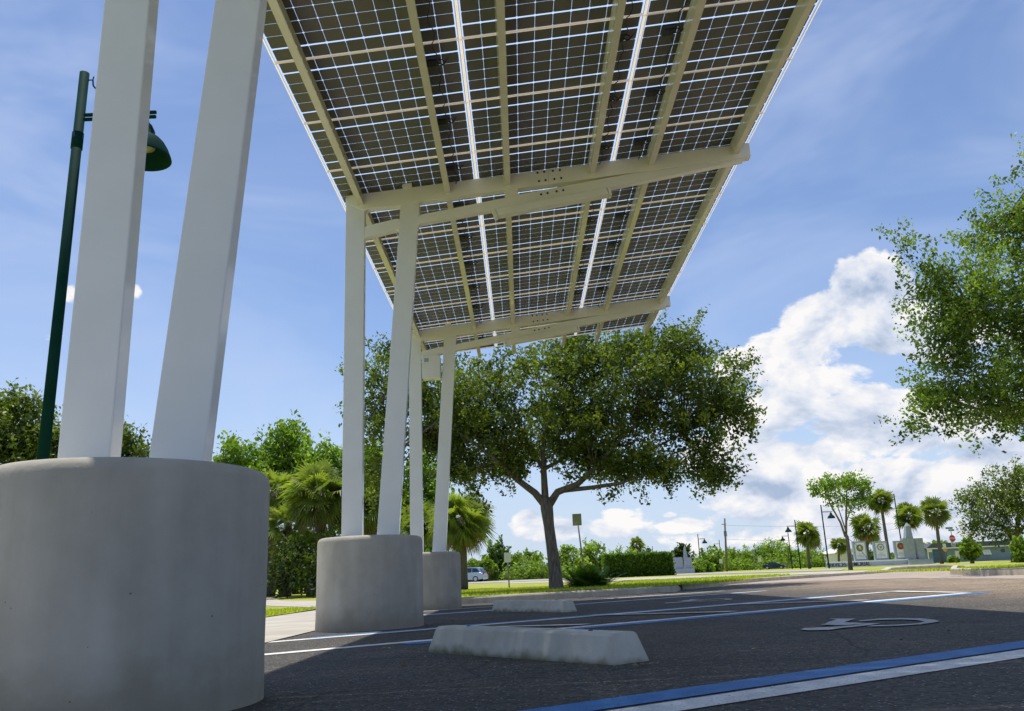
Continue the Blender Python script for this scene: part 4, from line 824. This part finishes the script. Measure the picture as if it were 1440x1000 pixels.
for u0, u1, va, vb2, uc, vc, kind in ((1202, 1220.5, 761, 788, 1210.4, 770.6, 'a'), (1231, 1250.5, 761, 788, 1239.8, 769.3, 'n'), (1260.5, 1276, 760.3, 787, 1268, 767.8, 'm')):
    x0, x1, z0, z1 = X(u0, 775), X(u1, 775), wt-.02, Z((u0+u1)/2, va)
    sl = MB().box(x0, x1, .25, .55, z0, z1).build('emblem_slab', 'mon', rt)
    MB().box(x0+.17, x1-.13, .235, .2495, z0+.17, z1-.13).build('white_panel', 'monw', sl)
    cx, cz, r = X(uc, vc), Z(uc, vc), 4.6*s
    disc(cx, cz, r, .2335, {'a': 'olive', 'n': 'navy', 'm': 'olive'}[kind], 'emblem_rim', sl); disc(cx, cz, r*.8, .221, {'a': 'gold', 'n': 'pale', 'm': 'marine'}[kind], 'emblem', sl)
    if kind == 'a': MB().prism([(cx-.02, cz-.17), (cx+.1, cz-.1), (cx+.04, cz+.02), (cx+.1, cz+.15), (cx-.05, cz+.19), (cx-.11, cz+.05)], .2, .21).build('emblem_figure', 'pale', sl)
    if kind == 'n': MB().prism([(cx-.12, cz+.1), (cx, cz+.02), (cx+.12, cz+.1), (cx+.07, cz-.02), (cx, cz-.14), (cx-.07, cz-.02)], .2, .21).build('emblem_figure', 'navy', sl)
    if kind == 'm': disc(cx, cz, r*.3, .209, 'gold', 'emblem_figure', sl)
    for k, wd in enumerate((.18, .36, .34)): MB().box((x0+x1)/2-wd, (x0+x1)/2+wd, .228, .2348, z0+.62-k*.13, z0+.66-k*.13).build('inscription', 'mon', sl)
MB().box(X(1276), X(1310), -.35, 1.0, zb, Z(1290, 786.5)).build('plinth', 'mon', rt)
MB().box(X(1275), X(1290.5), .1, .7, Z(1290, 786.4), Z(1283, 756.5)).build('pillar', 'mon', rt)
mb = MB(); zt0, zt1 = Z(1285, 786.3), Z(1283, 739); xa, xb_, xc, xd = X(1280), X(1297), X(1280.5, 740), X(1286.8, 740)
def frust(mb, x0, x1, y0, y1, z0, X0, X1, Y0_, Y1_, z1):
    v = [mb.b.verts.new(p) for p in ((x0, y0, z0), (x1, y0, z0), (x1, y1, z0), (x0, y1, z0), (X0, Y0_, z1), (X1, Y0_, z1), (X1, Y1_, z1), (X0, Y1_, z1))]
    for f in ((3, 2, 1, 0), (4, 5, 6, 7), (0, 1, 5, 4), (1, 2, 6, 5), (2, 3, 7, 6), (3, 0, 4, 7)): mb.b.faces.new([v[i] for i in f])
frust(mb, xa, xb_, .75, 1.6, zt0, xc, xd, .95, 1.4, zt1); frust(mb, xc, xd, .95, 1.4, zt1, (xc+xd)/2-.03, (xc+xd)/2+.03, 1.15, 1.2, Z(1283, 734))
mb.build('obelisk', 'mon', rt)
MB().box(X(1294), X(1303.5), .1, .7, Z(1300, 786.3), Z(1298, 756.5)).build('pillar', 'mon', rt)
# small monument behind hedge
Yn = 100; ob = foot(962, Yn, 805); rt = empty('monument', ob, 'small grey monument with block and obelisk right of the hedge', 'monument'); s = px(Yn)
X = lambda u: at(u, 800, Yn).x-ob.x; Z = lambda v: at(962, v, Yn).z-ob.z
MB().box(X(945), X(975.5), -.5, .8, -.1, Z(799.5)).build('plinth', 'mon', rt); MB().box(X(949), X(961), 0, .5, Z(799.3), Z(783.5)).build('block', 'mon', rt)
MB().box(X(963.5), X(974), 0, .5, Z(799.3), Z(784)).build('block', 'mon', rt)
mb = MB(); frust(mb, X(964), X(972), .55, 1.1, Z(799.3), X(966), X(968.6), .75, .95, Z(771)); frust(mb, X(966), X(968.6), .75, .95, Z(771), X(967), X(967.5), .84, .86, Z(768)); mb.build('obelisk', 'mon', rt)

# ------------------------------------------------------------------ houses
M['hwall'] = mat('house_blue', (.19, .26, .33), (.17, .235, .30), .8, 3); M['roof'] = mat('roof_shingle', (.10, .11, .13), (.075, .08, .10), .9, 9, 6, .5); M['trim'] = mat('white_trim', (.75, .73, .66), rough=.6)
M['gar'] = mat('garage_blue', (.06, .13, .22), rough=.6); M['wglass'] = mat('window_glass', (.03, .05, .06), rough=.1)
Yh = 150; ob = foot(1365, Yh, 790); rt = empty('house', ob, 'long low blue house with dark hip roof and white shutters', 'house')
X = lambda u: at(u, 785, Yh).x-ob.x; Zh = lambda v: at(1365, v, Yh).z-ob.z
wt = 2.35; rz = Zh(762)
MB().box(X(1313), X(1500), 0, 8, -.3, wt).build('wall', 'hwall', rt)
MB().prism([(X(1303), wt+.16), (X(1502), wt+.16), (X(1490), rz), (X(1312), rz)], -.5, 8.4).build('roof', 'roof', rt)
MB().box(X(1303), X(1502), -.55, -.5, wt-.02, wt+.18).build('fascia', 'trim', rt)
MB().box(X(1312.5), X(1332), -.06, 0, -.3, wt-.12).build('garage_door', 'gar', rt)
MB().box(X(1304), X(1305), -.5, -.35, -.3, wt).box(X(1304), X(1311), -.4, -.35, wt-.5, wt-.03).build('porch_post', 'trim', rt)
for u0, u1, z0, z1 in ((1352, 1363.5, 1.0, 1.9), (1383, 1393, 1.0, 1.9), (1410, 1415, 1.35, 1.95)):
    w = MB().box(X(u0), X(u1), -.05, 0, z0, z1).build('window', 'wglass', rt); MB().prism([(-.5, z0+.05), (-.06, z1), (-.06, z1+.05), (-.54, z0+.05)], X(u0)-.1, X(u1)+.1, axis='x').build('awning', 'trim', w) if u0 < 1400 else None
MB().box(X(1343), X(1350), -.05, 0, -.3, 1.9).build('door', 'trim', rt)
Yg = 125; ob = foot(1190, Yg, 795); rt = empty('house', ob, 'small cream house with low roof behind the memorial sign', 'house')
X = lambda u: at(u, 790, Yg).x-ob.x
MB().box(X(1176), X(1200), 0, 5, -.2, 1.9).build('wall', 'trim', rt); MB().prism([(X(1174), 1.95), (X(1203), 1.95), (X(1199), 2.5), (X(1190), 2.75), (X(1180), 2.4)], -.4, 5.4).build('roof', 'trim', rt)
MB().box(X(1198), X(1202), -.8, -.4, .2, 1.7).build('sign_board', 'text', rt)

# ------------------------------------------------------------------ cars
M['tyre'] = mat('tyre', (.02, .02, .02), rough=.8); M['rim'] = mat('wheel_rim', (.45, .46, .48), rough=.3, metallic=.8); M['cglass'] = mat('car_glass', (.02, .03, .04), rough=.06)
M['silver'] = mat('silver_paint', (.36, .45, .55), rough=.22, metallic=.5, coat=.6); M['cblue'] = mat('dark_blue_paint', (.012, .03, .06), rough=.2, metallic=.3, coat=.8); M['tail'] = mat('tail_lamp', (.4, .02, .02), rough=.3); M['head'] = mat('head_lamp', (.7, .7, .7), rough=.2)
def car(label, base, rz, paint, low, roof, glassp, wl, nose_lamp, wheelx=(-1.38, 1.38), w=.9):
    rt = empty('car', base, label, 'car', rz=rz)
    b = bmesh.new()
    def loft(prof, inset, mbm, z_split=None):
        n = len(prof); rows = []
        for y, k in ((-w, inset), (-w*.93, 0), (w*.93, 0), (w, inset)):
            rows.append([b.verts.new((x*(1-k*.02), y, z*(1-k*.02)+k*.01)) for x, z in prof])
        for i in range(3):
            for k in range(n): f = b.faces.new((rows[i][k], rows[i][(k+1) % n], rows[i+1][(k+1) % n], rows[i+1][k])); f.smooth = False
        b.faces.new(rows[0]); b.faces.new(rows[-1][::-1])
    loft(low, 1, b)
    rows = []
    for y, zz in ((-w*.95, 0), (-w*.72, 1), (w*.72, 1), (w*.95, 0)):
        pass
    me_ = MB(); me_.b.free(); me_.b = b; me_.build('body', paint, rt, .02)
    # cabin
    c = MB(); n = len(roof)
    for sgn in (1,):
        top = [p for p in roof]
        A_ = [c.b.verts.new((x, -w*(.95 if z < roof[0][1]+.05 else .74), z)) for x, z in top]; B_ = [c.b.verts.new((x, w*(.95 if z < roof[0][1]+.05 else .74), z)) for x, z in top]
        c.b.faces.new(A_); c.b.faces.new(B_[::-1])
        for i in range(n): c.b.faces.new((A_[(i+1) % n], A_[i], B_[i], B_[(i+1) % n]))
    c.build('cabin', paint, rt, .02)
    for sgn in (-1, 1):
        for g in glassp:
            zb0 = roof[0][1]; zt_ = max(z for _, z in roof)
            def yy(z): return sgn*(w*(.95-(.21)*(z-zb0)/(zt_-zb0))+.006)
            m_ = MB(); m_.poly([(x, yy(z), z) for x, z in g]); m_.build('side_window', 'cglass', rt)
    for x in wheelx:
        for sgn in (-1, 1):
            y0, y1 = (sgn*(w-.2), sgn*(w+.01)); r = .335
            ty = MB().prism([(x+r*math.cos(2*math.pi*k/24), r+r*math.sin(2*math.pi*k/24)) for k in range(24)], min(y0, y1), max(y0, y1)).build('wheel', 'tyre', rt)
            yo = sgn*(w+.012); MB().prism([(x+.21*math.cos(2*math.pi*k/20), r+.21*math.sin(2*math.pi*k/20)) for k in range(20)], min(yo, yo+sgn*.01), max(yo, yo+sgn*.01)).build('rim', 'rim', ty)
    ends = nose_lamp
    for sgn in (-1, 1):
        MB().box(ends[0]-.04, ends[0]+.05, min(sgn*.5, sgn*.86), max(sgn*.5, sgn*.86), ends[1], ends[1]+.16).build('headlight', 'head', rt)
        MB().box(ends[2]-.05, ends[2]+.05, min(sgn*.62, sgn*.88), max(sgn*.62, sgn*.88), ends[3], ends[3]+.25).build('tail_light', 'tail', rt)
    # front and rear screens
    for g in ((roof[1], roof[0]), (roof[-2], roof[-1])):
        (xt, zt_), (xb2, zb2) = g; sg = 1 if xb2 > xt else -1
        m_ = MB(); m_.poly([(xb2-sg*.02+sg*.05, -.74, zb2+.04), (xb2-sg*.02+sg*.05, .74, zb2+.04), (xt+sg*.06, .6, zt_-.05), (xt+sg*.06, -.6, zt_-.05)]); m_.build('windscreen', 'cglass', rt)
    return rt
suv_low = [(-2.3, .32), (-2.32, .62), (-2.28, .95), (-1.9, 1.05), (1.15, 1.0), (2.0, .88), (2.28, .70), (2.3, .35), (1.75, .25), (-1.8, .25)]
suv_roof = [(-2.15, 1.03), (-1.75, 1.55), (-1.2, 1.66), (.1, 1.64), (.55, 1.55), (1.25, .98)]
suv_g = [[(-1.85, 1.1), (-1.55, 1.5), (-.95, 1.56), (-.95, 1.1)], [(-.87, 1.1), (-.87, 1.56), (-.1, 1.56), (-.1, 1.08)], [(-.02, 1.08), (-.02, 1.56), (.42, 1.5), (.95, 1.06)]]
bs = foot(657, 100, 817); car('silver hatchback SUV driving on the road left of the oak', bs, R(180-18), 'silver', suv_low, suv_roof, suv_g, 0, (2.25, .62, -2.3, .8))
sed_low = [(-2.25, .3), (-2.3, .6), (-2.2, .9), (-1.6, .98), (1.0, .93), (1.9, .78), (2.25, .6), (2.27, .32), (1.7, .22), (-1.7, .22)]
sed_roof = [(-1.95, .95), (-1.0, 1.38), (-.6, 1.44), (0, 1.44), (.35, 1.38), (1.25, .9)]
sed_g = [[(-1.3, 1.0), (-.85, 1.33), (-.45, 1.36), (-.45, 1.0)], [(-.37, 1.0), (-.37, 1.36), (.15, 1.34), (.9, .98)]]
bs = foot(1090, 175, 801); car('dark blue sedan on the far road between the lamps', bs, R(-25), 'cblue', sed_low, sed_roof, sed_g, 0, (2.2, .55, -2.25, .7))

# ------------------------------------------------------------------ sun and sky
SV = Vector((.13, -.16, -1)).normalized()
sd = bpy.data.lights.new('sun', 'SUN'); sd.energy = 4.6; sd.angle = R(.53); sd.color = (1, .955, .88)
so = bpy.data.objects.new('sun', sd); COL.objects.link(so); so.rotation_euler = SV.to_track_quat('-Z', 'Y').to_euler()
el = math.asin(-SV.z); az = math.atan2(-SV.x, -SV.y)
w = bpy.data.worlds.new('World'); S.world = w; w.use_nodes = True; nt = w.node_tree; lk = nt.links.new
bgN = nt.nodes['Background']; sky = node(nt, 'ShaderNodeTexSky', sky_type='NISHITA'); sky.sun_disc = False; sky.sun_elevation = el; sky.sun_rotation = az; sky.air_density = 1.0; sky.dust_density = .4; sky.ozone_density = 1.4
def mth(op, a, b_=None, c=None, clampv=False):
    n = nt.nodes.new('ShaderNodeMath'); n.operation = op; n.use_clamp = clampv
    for i, v in enumerate((a, b_, c)):
        if v is None: continue
        if isinstance(v, (int, float)): n.inputs[i].default_value = v
        else: lk(v, n.inputs[i])
    return n.outputs[0]
tc = node(nt, 'ShaderNodeTexCoord'); sep = node(nt, 'ShaderNodeSeparateXYZ'); lk(tc.outputs['Generated'], sep.inputs[0])
azn = mth('ARCTAN2', sep.outputs[0], sep.outputs[1]); eln = mth('ARCSINE', sep.outputs[2])
def azel(u, v): d = ray(u, v).normalized(); return math.atan2(d.x, d.y), math.asin(d.z)
blobs = [(1105, 490, 62, 32, .85), (1310, 470, 60, 50, .8), (1350, 600, 90, 40, .8), (1165, 448, 70, 34, .95), (1232, 422, 58, 42, 1.05), (1260, 470, 50, 30, .75), (1062, 512, 44, 30, .8), (1110, 540, 80, 26, .65), (1225, 590, 62, 34, .95), (1275, 575, 40, 26, .9), (1165, 600, 70, 22, .5), (1080, 575, 70, 40, .72), (1050, 640, 80, 34, .7), (1120, 640, 80, 26, .72), (1290, 655, 240, 14, .5), (1300, 700, 340, 40, .85), (1100, 690, 120, 34, .75), (1420, 650, 120, 40, .7), (1230, 745, 300, 22, .6),
         (775, 744, 52, 15, .72), (742, 732, 18, 15, .66), (860, 744, 34, 14, .66), (866, 722, 22, 8, .55), (965, 738, 48, 12, .62), (940, 724, 15, 6, .58), (1020, 712, 70, 16, .5), (655, 740, 26, 26, .5), (192, 408, 12, 14, .48), (98, 410, 14, 14, .48), (1600, 560, 160, 130, .7), (1900, 700, 500, 60, .6)]
def mad(v, k, off):
    n = node(nt, 'ShaderNodeVectorMath', operation='MULTIPLY_ADD'); lk(v, n.inputs[0]); n.inputs[1].default_value = k; n.inputs[2].default_value = off; return n.outputs[0]
ae = node(nt, 'ShaderNodeCombineXYZ'); lk(azn, ae.inputs[0]); lk(eln, ae.inputs[1]); ae = ae.outputs[0]
tot = None
for u, v, ru, rv, st in blobs:
    A0, E0 = azel(u, v); A1, _ = azel(u+ru, v); _, E1 = azel(u, v-rv); ka, ke = 1/max(.004, abs(A1-A0))/2.0, 1/max(.004, abs(E1-E0))/2.0
    g = node(nt, 'ShaderNodeTexGradient', gradient_type='SPHERICAL'); lk(mad(ae, (ka, ke, 0), (-A0*ka, -E0*ke, 0)), g.inputs[0])
    g = mth('MULTIPLY', g.outputs[1], st*1.25); tot = g if tot is None else mth('MAXIMUM', tot, g)
def density(daz, de, det):
    vv = mad(ae, (1.0, 1.45, 0), (daz, de*1.45, 0))
    n1 = node(nt, 'ShaderNodeTexNoise', i_Scale=8.5, i_Detail=det, i_Roughness=.60); n1.inputs['Distortion'].default_value = .25; lk(vv, n1.inputs['Vector'])
    return mth('ADD', mth('MULTIPLY', mth('SUBTRACT', n1.outputs[0], .5), 1.75), mth('SUBTRACT', tot, .31)), vv
d0, cmb = density(0, 0, 7); d1, _ = density(-.004, .024, 4.5); d0s, _ = density(0, 0, 2)
mr = node(nt, 'ShaderNodeMapRange', interpolation_type='SMOOTHSTEP'); mr.inputs[1].default_value = 0; mr.inputs[2].default_value = .15; lk(d0, mr.inputs[0]); cloud = mr.outputs[0]
# lit tops where the density falls off above, grey undersides elsewhere
lit = mth('MULTIPLY_ADD', mth('SUBTRACT', d0, d1), 2.1, .64, clampv=True)
thick = mth('MULTIPLY', d0s, .85, clampv=True)
lit2 = mth('SUBTRACT', mth('ADD', lit, .12), mth('MULTIPLY', thick, .42), clampv=True)
cr = node(nt, 'ShaderNodeValToRGB'); cr.color_ramp.elements[0].color = (.40, .50, .68, 1); cr.color_ramp.elements[1].color = (1.0, .975, .96, 1); cr.color_ramp.elements[1].position = .95; ce = cr.color_ramp.elements.new(.5); ce.color = (.72, .77, .88, 1)
lk(lit2, cr.inputs[0])
# thin high cloud
mp = node(nt, 'ShaderNodeMapping'); mp.inputs['Scale'].default_value = (1.2, 2.3, 1); mp.inputs['Rotation'].default_value = (0, 0, .5); lk(cmb, mp.inputs[0])
n2 = node(nt, 'ShaderNodeTexNoise', i_Scale=1.7, i_Detail=4, i_Roughness=.6); n2.inputs['Distortion'].default_value = .6; lk(mp.outputs[0], n2.inputs['Vector'])
r2 = node(nt, 'ShaderNodeMapRange', interpolation_type='SMOOTHSTEP'); r2.inputs[1].default_value = .38; r2.inputs[2].default_value = .74; r2.inputs[4].default_value = .40; lk(n2.outputs[0], r2.inputs[0])
SKYS = .14
sc1 = node(nt, 'ShaderNodeMixRGB', blend_type='MULTIPLY'); sc1.inputs[0].default_value = 1; lk(sky.outputs[0], sc1.inputs[1]); sc1.inputs[2].default_value = (SKYS*.97, SKYS*.985, SKYS*1.09, 1)
hz = node(nt, 'ShaderNodeMapRange', interpolation_type='SMOOTHSTEP'); hz.inputs[1].default_value = .30; hz.inputs[2].default_value = -.02; hz.inputs[4].default_value = .85; lk(eln, hz.inputs[0])
mh = node(nt, 'ShaderNodeMixRGB'); lk(hz.outputs[0], mh.inputs[0]); lk(sc1.outputs[0], mh.inputs[1]); mh.inputs[2].default_value = (.56, .68, .88, 1); sc1 = mh
mx1 = node(nt, 'ShaderNodeMixRGB'); lk(r2.outputs[0], mx1.inputs[0]); lk(sc1.outputs[0], mx1.inputs[1]); mx1.inputs[2].default_value = (.62, .72, .95, 1)
mx2 = node(nt, 'ShaderNodeMixRGB'); lk(mth('MULTIPLY', cloud, .96), mx2.inputs[0]); lk(mx1.outputs[0], mx2.inputs[1]); lk(cr.outputs[0], mx2.inputs[2])
lk(mx2.outputs[0], bgN.inputs[0]); bgN.inputs[1].default_value = 1.0
